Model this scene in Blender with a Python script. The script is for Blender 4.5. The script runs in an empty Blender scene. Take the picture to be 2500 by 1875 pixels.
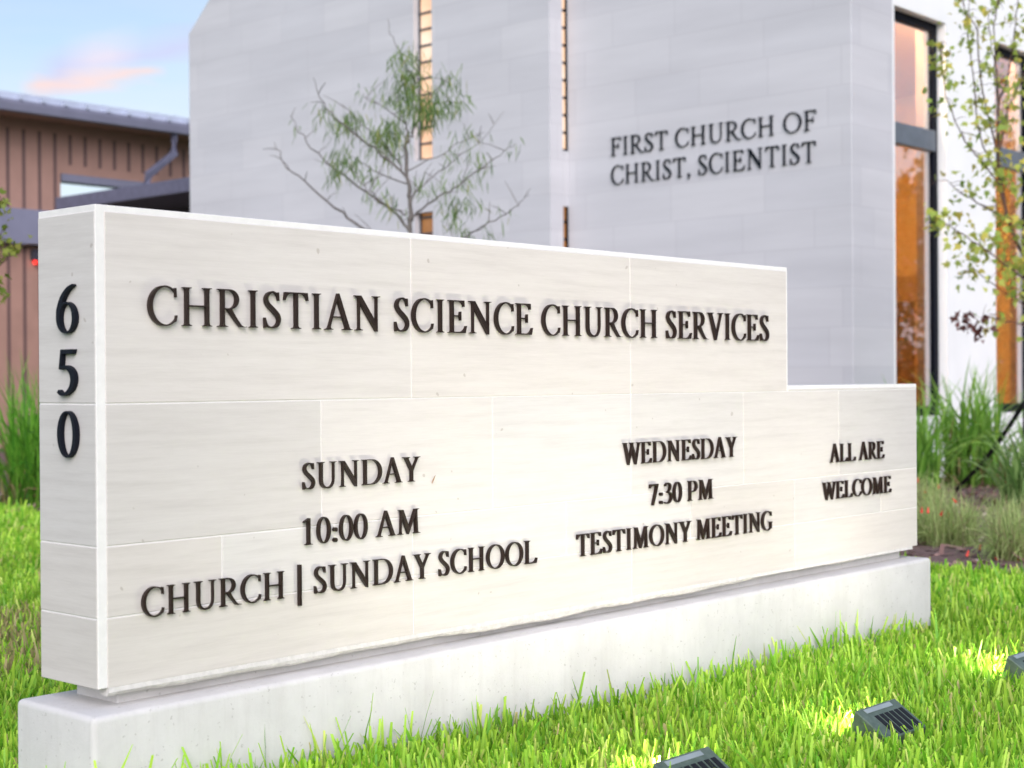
import bpy, bmesh, math, random
import numpy as np
from mathutils import Vector, Matrix
from mathutils.geometry import delaunay_2d_cdt

random.seed(11)
rng = np.random.default_rng(11)
S = bpy.context.scene
COL = S.collection
R = math.radians

# ------------------------------------------------------------------ camera
CAM_POS = Vector((-2.1425, -3.3237, 1.15))
cv = Vector((0.74167671, 0.67075145, -0.00285535))
cr = Vector((0.67072591, -0.74167636, -0.00655189))
cu = Vector((0.00651244, -0.00294423, 0.99997446))
cam = bpy.data.cameras.new('camera')
cam.sensor_width = 36.0
cam.lens = 36.0 * 3765.58 / 2500.0
cam.clip_start, cam.clip_end = 0.05, 2000
cam.dof.use_dof = True
cam.dof.focus_distance = 4.8
cam.dof.aperture_fstop = 3.5
co = bpy.data.objects.new('camera', cam)
COL.objects.link(co)
co.matrix_world = Matrix(((cr.x, cu.x, -cv.x, CAM_POS.x), (cr.y, cu.y, -cv.y, CAM_POS.y),
                          (cr.z, cu.z, -cv.z, CAM_POS.z), (0, 0, 0, 1)))
S.camera = co

# ------------------------------------------------------------------ sky and sun
SUN_DIR = Vector((-0.58, -0.64, 0.50)).normalized()      # towards the sun: low, behind the photographer
SUN_EL = math.asin(SUN_DIR.z)
W = bpy.data.worlds.new('World')
S.world = W
W.use_nodes = True
wn, wl = W.node_tree.nodes, W.node_tree.links
wn.clear()


def wnode(t, **k):
    n = wn.new(t)
    for a, b in k.items():
        setattr(n, a, b)
    return n


sky = wnode('ShaderNodeTexSky', sky_type='NISHITA', sun_disc=False)
sky.sun_elevation = SUN_EL
sky.sun_rotation = math.atan2(SUN_DIR.x, SUN_DIR.y)
sky.dust_density = 1.5
sky.air_density = 1.0
tc = wnode('ShaderNodeTexCoord')
mp = wnode('ShaderNodeMapping')
mp.inputs['Scale'].default_value = (1.6, 1.6, 9.0)
nz = wnode('ShaderNodeTexNoise')
nz.inputs['Scale'].default_value = 2.2
nz.inputs['Detail'].default_value = 6
nz.inputs['Roughness'].default_value = 0.55
wl.new(tc.outputs['Generated'], mp.inputs['Vector'])
wl.new(mp.outputs['Vector'], nz.inputs['Vector'])
veil = wnode('ShaderNodeMapRange')
veil.inputs['From Min'].default_value = 0.35
veil.inputs['From Max'].default_value = 0.75
veil.inputs['To Min'].default_value = 0.0
veil.inputs['To Max'].default_value = 0.3
wl.new(nz.outputs['Fac'], veil.inputs['Value'])
thin = wnode('ShaderNodeMixRGB')
thin.inputs['Color2'].default_value = (5.2, 5.35, 5.8, 1)
wl.new(sky.outputs['Color'], thin.inputs['Color1'])


def dirdot(vec):
    d = wnode('ShaderNodeVectorMath', operation='DOT_PRODUCT')
    d.inputs[1].default_value = vec
    wl.new(tc.outputs['Generated'], d.inputs[0])
    return d.outputs['Value']


def wmath(op, a, b=None, clamp=False):
    m = wnode('ShaderNodeMath', operation=op, use_clamp=clamp)
    for i, x in enumerate((a, b)):
        if x is None:
            continue
        if isinstance(x, (int, float)):
            m.inputs[i].default_value = x
        else:
            wl.new(x, m.inputs[i])
    return m.outputs['Value']


low = wmath('MULTIPLY', wmath('SUBTRACT', 0.26, dirdot((0, 0, 1))), 3.2, True)
wl.new(wmath('ADD', veil.outputs['Result'], low, True), thin.inputs['Fac'])

# one sunset-lit bank of cloud low in the north-east, given by its bearing and height in the sky
c0 = Vector((0.54, 0.82, 0.19)).normalized()
ca = Vector((c0.y, -c0.x, 0)).normalized()
cb = ca.cross(c0).normalized()
if cb.z < 0:
    cb = -cb
along, up_ = dirdot(ca), dirdot(cb)
warp = wmath('MULTIPLY', wmath('SUBTRACT', nz.outputs['Fac'], 0.5), 0.06)


def bank(slope, off, half_h, x0, x1, soft=0.012):
    h = wmath('SUBTRACT', wmath('ADD', up_, warp), wmath('ADD', wmath('MULTIPLY', along, slope), off))
    m = wmath('SUBTRACT', 1.0, wmath('DIVIDE', wmath('ABSOLUTE', h), half_h), True)
    l = wmath('DIVIDE', wmath('SUBTRACT', along, x0), soft, True)
    r = wmath('DIVIDE', wmath('SUBTRACT', x1, along), soft, True)
    return wmath('MULTIPLY', m, wmath('MULTIPLY', l, r))


def lay(prev, fac, col, k):
    mx = wnode('ShaderNodeMixRGB')
    mx.inputs['Color2'].default_value = col
    wl.new(wmath('MULTIPLY', fac, k), mx.inputs['Fac'])
    wl.new(prev, mx.inputs['Color1'])
    return mx.outputs['Color']


skyc = thin.outputs['Color']
skyc = lay(skyc, bank(0.30, 0.010, 0.012, -0.05, 0.12, 0.02), (4.0, 4.15, 5.8, 1), 0.8)
skyc = lay(skyc, bank(0.12, 0.0, 0.0055, -0.055, 0.035, 0.012), (6.2, 4.6, 4.3, 1), 0.85)
skyc = lay(skyc, bank(0.30, 0.012, 0.016, -0.03, 0.02, 0.02), (6.3, 5.3, 5.5, 1), 0.5)
bg = wnode('ShaderNodeBackground')
bg.inputs['Strength'].default_value = 0.085
wo = wnode('ShaderNodeOutputWorld')
wl.new(skyc, bg.inputs['Color'])
wl.new(bg.outputs['Background'], wo.inputs['Surface'])

sl = bpy.data.lights.new('sun', 'SUN')
sl.energy = 1.5
sl.angle = R(50)
sl.color = (0.92, 0.91, 1.0)
so = bpy.data.objects.new('sun', sl)
COL.objects.link(so)
so.rotation_euler = SUN_DIR.to_track_quat('Z', 'Y').to_euler()
so.location = (0, -8, 12)

S.view_settings.view_transform = 'Standard'
S.view_settings.look = 'None'
S.view_settings.exposure = 0.99
S.view_settings.gamma = 1.0
S.view_settings.use_curve_mapping = False
S.cycles.max_bounces = 8
S.cycles.transparent_max_bounces = 12

# ------------------------------------------------------------------ materials
MATS = {}


def mat(name):
    m = bpy.data.materials.new(name)
    m.use_nodes = True
    nt = m.node_tree
    b = nt.nodes['Principled BSDF']
    MATS[name] = m
    return m, nt, b


def nn(nt, t, **k):
    n = nt.nodes.new(t)
    for a, b in k.items():
        setattr(n, a, b)
    return n


def ramp(nt, src, stops):
    r = nn(nt, 'ShaderNodeValToRGB')
    el = r.color_ramp.elements
    while len(el) < len(stops):
        el.new(0.5)
    for e, (p, c) in zip(el, stops):
        e.position = p
        e.color = c if len(c) == 4 else (*c, 1)
    nt.links.new(src, r.inputs['Fac'])
    return r.outputs['Color']


def noise(nt, scale, detail=4, rough=0.55, vec=(1, 1, 1), rot=(0, 0, 0)):
    c = nn(nt, 'ShaderNodeTexCoord')
    mpn = nn(nt, 'ShaderNodeMapping')
    mpn.inputs['Scale'].default_value = vec
    mpn.inputs['Rotation'].default_value = rot
    n = nn(nt, 'ShaderNodeTexNoise')
    n.inputs['Scale'].default_value = scale
    n.inputs['Detail'].default_value = detail
    n.inputs['Roughness'].default_value = rough
    nt.links.new(c.outputs['Object'], mpn.inputs['Vector'])
    nt.links.new(mpn.outputs['Vector'], n.inputs['Vector'])
    return n.outputs['Fac']


def mixc(nt, fac, a, b, mode='MIX'):
    m = nn(nt, 'ShaderNodeMixRGB', blend_type=mode)
    for s, x in zip((m.inputs['Fac'], m.inputs['Color1'], m.inputs['Color2']), (fac, a, b)):
        if isinstance(x, (int, float)):
            s.default_value = x
        elif isinstance(x, tuple):
            s.default_value = x if len(x) == 4 else (*x, 1)
        else:
            nt.links.new(x, s)
    return m.outputs['Color']


def bump(nt, b, h, strength, dist=0.01):
    n = nn(nt, 'ShaderNodeBump')
    n.inputs['Strength'].default_value = strength
    n.inputs['Distance'].default_value = dist
    nt.links.new(h, n.inputs['Height'])
    nt.links.new(n.outputs['Normal'], b.inputs['Normal'])


def simple(name, col, rough=0.6, metal=0.0, var=0.12, scale=8, bmp=0.0, bscale=60, spec=0.4):
    m, nt, b = mat(name)
    d = tuple(c * (1 - var) for c in col)
    u = tuple(min(1, c * (1 + var)) for c in col)
    nt.links.new(ramp(nt, noise(nt, scale), [(0.3, d), (0.7, u)]), b.inputs['Base Color'])
    b.inputs['Roughness'].default_value = rough
    b.inputs['Metallic'].default_value = metal
    b.inputs['Specular IOR Level'].default_value = spec
    if bmp:
        bump(nt, b, noise(nt, bscale, 3), bmp, 0.004)
    return m


# honed limestone of the sign: faint level bedding, each slab its own tone ("tint")
m, nt, b = mat('limestone')
at = nn(nt, 'ShaderNodeAttribute', attribute_name='tint')
bed = noise(nt, 3.0, 7, 0.6, (0.8, 0.8, 14))
fine = noise(nt, 26, 5, 0.7, (0.5, 0.5, 9))
c = ramp(nt, bed, [(0.25, (0.55, 0.51, 0.482)), (0.5, (0.622, 0.582, 0.552)), (0.75, (0.66, 0.622, 0.592))])
c = mixc(nt, 0.10, c, ramp(nt, fine, [(0.35, (0.45, 0.43, 0.41)), (0.65, (0.8, 0.78, 0.75))]))
c = mixc(nt, 1.0, c, at.outputs['Color'], 'MULTIPLY')
spk = ramp(nt, noise(nt, 34, 1, 0.3), [(0.775, (1, 1, 1)), (0.80, (0.55, 0.5, 0.45))])
c = mixc(nt, 0.5, c, mixc(nt, 1.0, c, spk, 'MULTIPLY'))
nt.links.new(c, b.inputs['Base Color'])
b.inputs['Roughness'].default_value = 0.62
b.inputs['Specular IOR Level'].default_value = 0.3
bump(nt, b, noise(nt, 90, 4, 0.6, (0.6, 0.6, 2)), 0.12, 0.003)

simple('mortar', (0.765, 0.74, 0.715), 0.8, var=0.04, scale=30, bmp=0.2, bscale=150)

# cast-stone plinth: sandy surface, grass-blade shadows painted in as thin upright streaks
m, nt, b = mat('cast_stone')
c = ramp(nt, noise(nt, 5, 6, 0.65), [(0.3, (0.585, 0.565, 0.545)), (0.7, (0.675, 0.652, 0.632))])
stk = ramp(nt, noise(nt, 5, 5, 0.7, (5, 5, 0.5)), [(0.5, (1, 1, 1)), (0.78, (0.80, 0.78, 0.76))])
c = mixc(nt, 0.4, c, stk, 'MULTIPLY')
spk = ramp(nt, noise(nt, 75, 2, 0.5), [(0.68, (1, 1, 1)), (0.73, (0.62, 0.6, 0.58))])
c = mixc(nt, 0.6, c, spk, 'MULTIPLY')
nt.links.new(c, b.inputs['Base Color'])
b.inputs['Roughness'].default_value = 0.85
b.inputs['Specular IOR Level'].default_value = 0.2
bump(nt, b, noise(nt, 140, 5, 0.7), 0.35, 0.004)

# split, unpolished stone along the sign's lower edge
simple('rough_stone', (0.62, 0.59, 0.56), 0.9, var=0.1, scale=45, bmp=0.6, bscale=90, spec=0.15)


def church_stone():
    m, nt, b = mat('church_stone')
    cx = nn(nt, 'ShaderNodeTexCoord')
    sp = nn(nt, 'ShaderNodeSeparateXYZ')
    nt.links.new(cx.outputs['Object'], sp.inputs['Vector'])
    ad = nn(nt, 'ShaderNodeMath', operation='SUBTRACT')
    nt.links.new(sp.outputs['X'], ad.inputs[0])
    nt.links.new(sp.outputs['Y'], ad.inputs[1])
    cb_ = nn(nt, 'ShaderNodeCombineXYZ')
    nt.links.new(ad.outputs['Value'], cb_.inputs['X'])
    nt.links.new(sp.outputs['Z'], cb_.inputs['Y'])
    br = nn(nt, 'ShaderNodeTexBrick', offset=0.37, offset_frequency=3, squash=0.72, squash_frequency=2)
    br.inputs['Scale'].default_value = 1.0
    br.inputs['Brick Width'].default_value = 1.25
    br.inputs['Row Height'].default_value = 0.42
    br.inputs['Mortar Size'].default_value = 0.006
    br.inputs['Mortar Smooth'].default_value = 0.3
    br.inputs['Bias'].default_value = 0.0
    br.inputs['Color1'].default_value = (0.965, 0.965, 0.975, 1)
    br.inputs['Color2'].default_value = (1.025, 1.02, 1.02, 1)
    br.inputs['Mortar'].default_value = (0.90, 0.89, 0.90, 1)
    nt.links.new(cb_.outputs['Vector'], br.inputs['Vector'])
    c = ramp(nt, noise(nt, 1.1, 6, 0.6, (0.35, 0.35, 3.2)), [(0.3, (0.525, 0.52, 0.54)), (0.7, (0.60, 0.595, 0.615))])
    c = mixc(nt, 1.0, c, br.outputs['Color'], 'MULTIPLY')
    nt.links.new(c, b.inputs['Base Color'])
    b.inputs['Roughness'].default_value = 0.7
    b.inputs['Specular IOR Level'].default_value = 0.25
    bump(nt, b, noise(nt, 30, 4, 0.6, (0.5, 0.5, 2)), 0.1, 0.01)


church_stone()
simple('white_stucco', (0.86, 0.86, 0.85), 0.85, var=0.03, scale=2, bmp=0.2, bscale=80, spec=0.2)
simple('dark_grey', (0.06, 0.065, 0.075), 0.5)
simple('black_frame', (0.004, 0.005, 0.010), 0.4, var=0.2, spec=0.06)
simple('grey_transom', (0.16, 0.18, 0.21), 0.4, metal=0.3)
simple('tan_wood', (0.30, 0.17, 0.10), 0.6, var=0.1, scale=3)
simple('warm_plaster', (0.70, 0.43, 0.16), 0.8, var=0.05)
simple('door_wood', (0.42, 0.22, 0.07), 0.5, var=0.15, scale=5)
simple('door_panel', (0.20, 0.09, 0.03), 0.4)
simple('brown_siding', (0.40, 0.235, 0.19), 0.6, var=0.07, scale=3)
simple('siding_seam', (0.15, 0.09, 0.085), 0.6, var=0.05)
simple('grey_metal', (0.22, 0.22, 0.30), 0.5, metal=0.0, var=0.06, scale=3)
simple('roof_metal', (0.50, 0.54, 0.66), 0.4, metal=0.1, var=0.08, scale=4)
simple('slate_metal', (0.13, 0.13, 0.19), 0.5)
simple('dark_panel', (0.05, 0.047, 0.065), 0.6)
simple('paper', (0.75, 0.68, 0.66), 0.7, var=0.03)
simple('bark', (0.16, 0.14, 0.13), 0.9, var=0.35, scale=25, bmp=0.6, bscale=40)
simple('bark_red', (0.10, 0.06, 0.045), 0.9, var=0.3, scale=25)
simple('strap_webbing', (0.012, 0.012, 0.015), 0.7)
simple('soil', (0.05, 0.038, 0.026), 0.95, var=0.35, scale=6, bmp=0.6, bscale=30)
simple('flower_red', (0.75, 0.07, 0.05), 0.6, var=0.15, scale=10)

# sign letters: dark bronze, lightly pitted
m, nt, b = mat('bronze')
pit = noise(nt, 60, 4, 0.7)
nt.links.new(ramp(nt, pit, [(0.35, (0.009, 0.004, 0.003)), (0.66, (0.032, 0.013, 0.007))]), b.inputs['Base Color'])
b.inputs['Specular IOR Level'].default_value = 0.3
b.inputs['Roughness'].default_value = 0.3
bump(nt, b, pit, 0.35, 0.02)
m, nt, b = mat('black_cast')
pit = noise(nt, 45, 5, 0.8)
nt.links.new(ramp(nt, pit, [(0.42, (0.004, 0.005, 0.010)), (0.8, (0.03, 0.037, 0.065))]), b.inputs['Base Color'])
b.inputs['Roughness'].default_value = 0.45
b.inputs['Specular IOR Level'].default_value = 0.15
bump(nt, b, pit, 0.7, 0.02)
simple('wall_letter', (0.006, 0.009, 0.014), 0.5, var=0.2, spec=0.1)

# weathered floodlight metal
m, nt, b = mat('lamp_metal')
nt.links.new(ramp(nt, noise(nt, 30, 5, 0.7), [(0.3, (0.10, 0.14, 0.10)), (0.7, (0.20, 0.25, 0.20))]), b.inputs['Base Color'])
b.inputs['Metallic'].default_value = 0.5
b.inputs['Roughness'].default_value = 0.42
simple('lamp_slot', (0.006, 0.006, 0.008), 0.6)
simple('label_metal', (0.45, 0.50, 0.49), 0.4, metal=0.5)


def emit(name, col, s):
    m, nt, b = mat(name)
    b.inputs['Base Color'].default_value = (*col, 1)
    b.inputs['Emission Color'].default_value = (*col, 1)
    b.inputs['Emission Strength'].default_value = s


emit('lens_lit', (1.0, 0.92, 0.76), 28.0)
emit('ceiling_lit', (1.0, 0.74, 0.42), 58.0)
emit('red_lamp', (1.0, 0.04, 0.03), 1.0)
# lit glass-block strip
m, nt, b = mat('glass_block_lit')
cc = ramp(nt, noise(nt, 1.3, 3, 0.5, (1, 1, 1.5)), [(0.3, (0.80, 0.40, 0.20)), (0.5, (0.95, 0.60, 0.36)), (0.7, (1.0, 0.80, 0.62))])
nt.links.new(cc, b.inputs['Emission Color'])
b.inputs['Base Color'].default_value = (0.3, 0.22, 0.18, 1)
b.inputs['Emission Strength'].default_value = 0.50
b.inputs['Roughness'].default_value = 0.2
simple('glass_block_dim', (0.16, 0.075, 0.03), 0.15, var=0.5, scale=3)
MATS['glass_block_dim'].node_tree.nodes['Principled BSDF'].inputs['Emission Color'].default_value = (1.0, 0.42, 0.12, 1)
MATS['glass_block_dim'].node_tree.nodes['Principled BSDF'].inputs['Emission Strength'].default_value = 0.12

# clear window glass: lets the room show, mirrors part of the sky
m, nt, b = mat('window_glass')
nt.nodes.remove(b)
tr = nn(nt, 'ShaderNodeBsdfTransparent')
tr.inputs['Color'].default_value = (0.9, 0.9, 0.9, 1)
gl = nn(nt, 'ShaderNodeBsdfGlossy')
gl.inputs['Roughness'].default_value = 0.01
gl.inputs['Color'].default_value = (0.95, 0.96, 1.0, 1)
fr = nn(nt, 'ShaderNodeLayerWeight')
fr.inputs['Blend'].default_value = 0.5
mx = nn(nt, 'ShaderNodeMixShader')
mr = nn(nt, 'ShaderNodeMapRange')
mr.inputs['From Min'].default_value, mr.inputs['From Max'].default_value = 0.2, 1.0
mr.inputs['To Min'].default_value, mr.inputs['To Max'].default_value = 0.05, 0.75
nt.links.new(fr.outputs['Facing'], mr.inputs['Value'])
nt.links.new(mr.outputs['Result'], mx.inputs['Fac'])
nt.links.new(tr.outputs['BSDF'], mx.inputs[1])
nt.links.new(gl.outputs['BSDF'], mx.inputs[2])
nt.links.new(mx.outputs['Shader'], nt.nodes['Material Output'].inputs['Surface'])


def leafmat(name, rough=0.5, trans=0.35, spec=0.3):
    """foliage: colour comes from each blade's or leaf's own tone ('tint')"""
    m, nt, b = mat(name)
    at = nn(nt, 'ShaderNodeAttribute', attribute_name='tint')
    nt.links.new(at.outputs['Color'], b.inputs['Base Color'])
    b.inputs['Roughness'].default_value = rough
    b.inputs['Specular IOR Level'].default_value = spec
    tl = nn(nt, 'ShaderNodeBsdfTranslucent')
    nt.links.new(at.outputs['Color'], tl.inputs['Color'])
    mx = nn(nt, 'ShaderNodeMixShader')
    mx.inputs['Fac'].default_value = trans
    nt.links.new(b.outputs['BSDF'], mx.inputs[1])
    nt.links.new(tl.outputs['BSDF'], mx.inputs[2])
    nt.links.new(mx.outputs['Shader'], nt.nodes['Material Output'].inputs['Surface'])


leafmat('grass_blade', 0.45, 0.35)
leafmat('leaf', 0.5, 0.4)
leafmat('bark_chip', 0.9, 0.0, 0.1)

m, nt, b = mat('lawn_ground')
nt.links.new(ramp(nt, noise(nt, 9, 6, 0.7), [(0.3, (0.04, 0.09, 0.012)), (0.7, (0.09, 0.17, 0.025))]), b.inputs['Base Color'])
b.inputs['Roughness'].default_value = 0.95
m, nt, b = mat('mulch')
nt.links.new(ramp(nt, noise(nt, 14, 6, 0.75), [(0.3, (0.09, 0.05, 0.045)), (0.7, (0.28, 0.18, 0.16))]), b.inputs['Base Color'])
b.inputs['Roughness'].default_value = 0.95
bump(nt, b, noise(nt, 25, 5, 0.7), 0.8, 0.03)


# ------------------------------------------------------------------ mesh helpers
def tag(o, label=None, cat=None, group=None, kind=None):
    for k, v in (('label', label), ('category', cat), ('group', group), ('kind', kind)):
        if v:
            o[k] = v
    return o


def thing(name, label, cat, loc=(0, 0, 0), group=None):
    o = bpy.data.objects.new(name, None)
    o.empty_display_size = 0.2
    COL.objects.link(o)
    o.location = loc
    return tag(o, label, cat, group)


def link(name, me, m, parent=None, loc=None):
    o = bpy.data.objects.new(name, me)
    COL.objects.link(o)
    if m is not None and not me.materials:
        for x in (m if isinstance(m, (list, tuple)) else [m]):
            me.materials.append(MATS[x])
    if parent:
        o.parent = parent
        o.matrix_parent_inverse = Matrix.Translation(-Vector(parent.location)) if parent.parent is None else Matrix()
        if parent.parent is not None:
            o.matrix_parent_inverse = Matrix()
    if loc is not None:
        o.location = loc
    return o


class MB:
    """collects solids in world coordinates; build() links them as one mesh object"""

    def __init__(s):
        s.v, s.f, s.t, s.mi = [], [], [], []

    def add(s, v, f, tint=(1, 1, 1), mi=0):
        n = len(s.v)
        s.v += [tuple(p) for p in v]
        s.t += [tint] * len(v)
        s.f += [tuple(i + n for i in q) for q in f]
        s.mi += [mi] * len(f)
        return s

    def box(s, a, b, tint=(1, 1, 1), mi=0):
        x0, y0, z0 = a
        x1, y1, z1 = b
        v = [(x0, y0, z0), (x1, y0, z0), (x1, y1, z0), (x0, y1, z0), (x0, y0, z1), (x1, y0, z1), (x1, y1, z1), (x0, y1, z1)]
        return s.add(v, [(0, 3, 2, 1), (4, 5, 6, 7), (0, 1, 5, 4), (1, 2, 6, 5), (2, 3, 7, 6), (3, 0, 4, 7)], tint, mi)

    def prism(s, poly, axis, a, b, mi=0, tint=(1, 1, 1)):
        """poly in the plane across the axis ((y,z) for 'x', (x,z) for 'y', (x,y) for 'z')"""
        def p3(p, t):
            return {'x': (t, p[0], p[1]), 'y': (p[0], t, p[1]), 'z': (p[0], p[1], t)}[axis]
        n = len(poly)
        v = [p3(p, a) for p in poly] + [p3(p, b) for p in poly]
        f = [tuple(range(n)), tuple(range(2 * n - 1, n - 1, -1))] + [(i, n + i, n + (i + 1) % n, (i + 1) % n) for i in range(n)]
        return s.add(v, f, tint, mi)

    def tube(s, pts, rad, n=6, mi=0):
        pts = [Vector(p) for p in pts]
        k = len(pts)
        if not isinstance(rad, (list, tuple)):
            rad = [rad] * k
        v, f = [], []
        up = Vector((0.31, 0.22, 0.93))
        for i, p in enumerate(pts):
            d = (pts[min(i + 1, k - 1)] - pts[max(i - 1, 0)]).normalized()
            a = d.cross(up)
            if a.length < 1e-3:
                a = d.cross(Vector((1, 0, 0)))
            a.normalize()
            c = d.cross(a)
            for j in range(n):
                t = 2 * math.pi * j / n
                v.append(p + (a * math.cos(t) + c * math.sin(t)) * rad[i])
        for i in range(k - 1):
            for j in range(n):
                f.append((i * n + j, i * n + (j + 1) % n, (i + 1) * n + (j + 1) % n, (i + 1) * n + j))
        f.append(tuple(range(n - 1, -1, -1)))
        f.append(tuple((k - 1) * n + j for j in range(n)))
        return s.add(v, f, (1, 1, 1), mi)

    def mesh(s, name, bevel=0.0, seg=2, smooth=False):
        me = bpy.data.meshes.new(name)
        me.from_pydata(s.v, [], s.f)
        me.polygons.foreach_set('material_index', s.mi)
        a = me.attributes.new('tint', 'FLOAT_COLOR', 'POINT')
        a.data.foreach_set('color', np.c_[np.array(s.t, np.float32), np.ones(len(s.t), np.float32)].ravel())
        bm = bmesh.new()
        bm.from_mesh(me)
        bmesh.ops.recalc_face_normals(bm, faces=bm.faces)
        if bevel:
            bmesh.ops.bevel(bm, geom=list(bm.edges), offset=bevel, segments=seg, affect='EDGES', profile=0.5, clamp_overlap=True)
        bm.to_mesh(me)
        bm.free()
        if smooth:
            me.polygons.foreach_set('use_smooth', [True] * len(me.polygons))
        me.update()
        return me

    def build(s, name, m, parent=None, bevel=0.0, seg=2, smooth=False):
        return link(name, s.mesh(name, bevel, seg, smooth), m, parent)


def strips(name, V, T, m, parent=None):
    """V: (n, rows, 2, 3) leaf strips, T: (n, rows, 3) tones -> one mesh"""
    n, r = V.shape[:2]
    me = bpy.data.meshes.new(name)
    me.vertices.add(n * r * 2)
    me.vertices.foreach_set('co', V.astype(np.float32).ravel())
    base = (np.arange(n) * r * 2)[:, None, None] + (np.arange(r - 1) * 2)[None, :, None] + np.array([0, 1, 3, 2])[None, None, :]
    q = base.reshape(-1, 4)
    me.loops.add(q.size)
    me.loops.foreach_set('vertex_index', q.ravel().astype(np.int32))
    me.polygons.add(len(q))
    me.polygons.foreach_set('loop_start', (np.arange(len(q)) * 4).astype(np.int32))
    me.polygons.foreach_set('use_smooth', np.ones(len(q), bool))
    a = me.attributes.new('tint', 'FLOAT_COLOR', 'POINT')
    C = np.ones((n, r, 2, 4), np.float32)
    C[..., :3] = T[:, :, None, :]
    a.data.foreach_set('color', C.ravel())
    me.update()
    me.validate()
    return link(name, me, m, parent)


def polys(name, V, T, m, parent=None):
    """V: (n, k, 3) single k-gon leaves, T: (n, 3)"""
    n, k = V.shape[:2]
    me = bpy.data.meshes.new(name)
    me.vertices.add(n * k)
    me.vertices.foreach_set('co', V.astype(np.float32).ravel())
    me.loops.add(n * k)
    me.loops.foreach_set('vertex_index', np.arange(n * k, dtype=np.int32))
    me.polygons.add(n)
    me.polygons.foreach_set('loop_start', (np.arange(n) * k).astype(np.int32))
    a = me.attributes.new('tint', 'FLOAT_COLOR', 'POINT')
    C = np.ones((n, k, 4), np.float32)
    C[..., :3] = T[:, None, :]
    a.data.foreach_set('color', C.ravel())
    me.update()
    me.validate()
    return link(name, me, m, parent)


def gz(x, y):
    """height of the soil"""
    return 0.045 - 0.016 * np.clip(x, -1.5, 5.0) + 0.012 * np.sin(1.7 * x + 0.6) * np.cos(1.3 * y)


# ------------------------------------------------------------------ the ground
def sheet(name, m, xs, ys, keep, dz, thick_kind='structure'):
    v, f, idx = [], [], {}
    for i, x in enumerate(xs):
        for j, y in enumerate(ys):
            idx[i, j] = len(v)
            v.append((x, y, float(gz(x, y)) + dz))
    for i in range(len(xs) - 1):
        for j in range(len(ys) - 1):
            if keep(0.5 * (xs[i] + xs[i + 1]), 0.5 * (ys[j] + ys[j + 1])):
                f.append((idx[i, j], idx[i + 1, j], idx[i + 1, j + 1], idx[i, j + 1]))
    mb = MB()
    mb.v, mb.f, mb.t, mb.mi = v, f, [(1, 1, 1)] * len(v), [0] * len(f)
    return tag(mb.build(name, m, smooth=True), kind=thick_kind)


def bed_edge(y):
    """x of the border between lawn and planting bed"""
    return np.interp(y, [-6, -1, 0.9, 4, 9, 12, 20], [7.4, 6.85, 6.38, 5.9, 5.12, 6.2, 7.0]) + 0.05 * np.sin(3.1 * y) + 0.03 * np.sin(7.7 * y)


gx = [-300, -80, -30, -12] + list(np.arange(-8, 22.1, 0.5)) + [40, 90, 300]
sheet('lawn', 'lawn_ground', gx, gx, lambda x, y: True, 0.0)
sheet('mulch_bed', 'mulch', list(np.arange(4.5, 22.1, 0.25)), list(np.arange(-6, 20.1, 0.25)),
      lambda x, y: x > bed_edge(y), 0.03)

# ------------------------------------------------------------------ serif capitals, drawn as outlines on a 100-unit cap height
def ell(cx, cy, rx, ry, a0, a1, n=22):
    return [(cx + rx * math.cos(R(a0 + (a1 - a0) * i / n)), cy + ry * math.sin(R(a0 + (a1 - a0) * i / n))) for i in range(n + 1)]


def curve(a, c, b, n=5):
    return [((1 - t) ** 2 * a[0] + 2 * t * (1 - t) * c[0] + t * t * b[0], (1 - t) ** 2 * a[1] + 2 * t * (1 - t) * c[1] + t * t * b[1])
            for t in [i / n for i in range(n + 1)]]


def foot(x0, x1, l=8, r=8, h=3.2, k=6, y=0):
    return curve((x0, y + h + k), (x0, y + h), (x0 - l, y + h)) + [(x0 - l, y), (x1 + r, y)] + curve((x1 + r, y + h), (x1, y + h), (x1, y + h + k))


def head(x0, x1, l=8, r=8, h=3.2, k=6, y=100):
    return curve((x1, y - h - k), (x1, y - h), (x1 + r, y - h)) + [(x1 + r, y), (x0 - l, y)] + curve((x0 - l, y - h), (x0, y - h), (x0, y - h - k))


def stem(x0, x1, l0=8, r0=8, l1=8, r1=8):
    return foot(x0, x1, l0, r0) + head(x0, x1, l1, r1)


def sweep(pts, n=7):
    P = [np.array(p, float) for p in pts]
    P = [2 * P[0] - P[1]] + P + [2 * P[-1] - P[-2]]
    o = []
    for i in range(1, len(P) - 2):
        for j in range(n):
            t = j / n
            o.append(0.5 * (2 * P[i] + (P[i + 1] - P[i - 1]) * t + (2 * P[i - 1] - 5 * P[i] + 4 * P[i + 1] - P[i + 2]) * t * t
                            + (3 * P[i] - P[i - 1] - 3 * P[i + 1] + P[i + 2]) * t ** 3))
    o.append(P[-2])
    L, Q = [], []
    for i, p in enumerate(o):
        d = o[min(i + 1, len(o) - 1)] - o[max(i - 1, 0)]
        d = d[:2] / (np.hypot(d[0], d[1]) + 1e-9)
        nrm = np.array([-d[1], d[0]]) * p[2] / 2
        L.append(tuple(p[:2] + nrm))
        Q.append(tuple(p[:2] - nrm))
    return L + Q[::-1]


def disc(cx, cy, r):
    return ell(cx, cy, r, r, 0, 342, 19)


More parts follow.
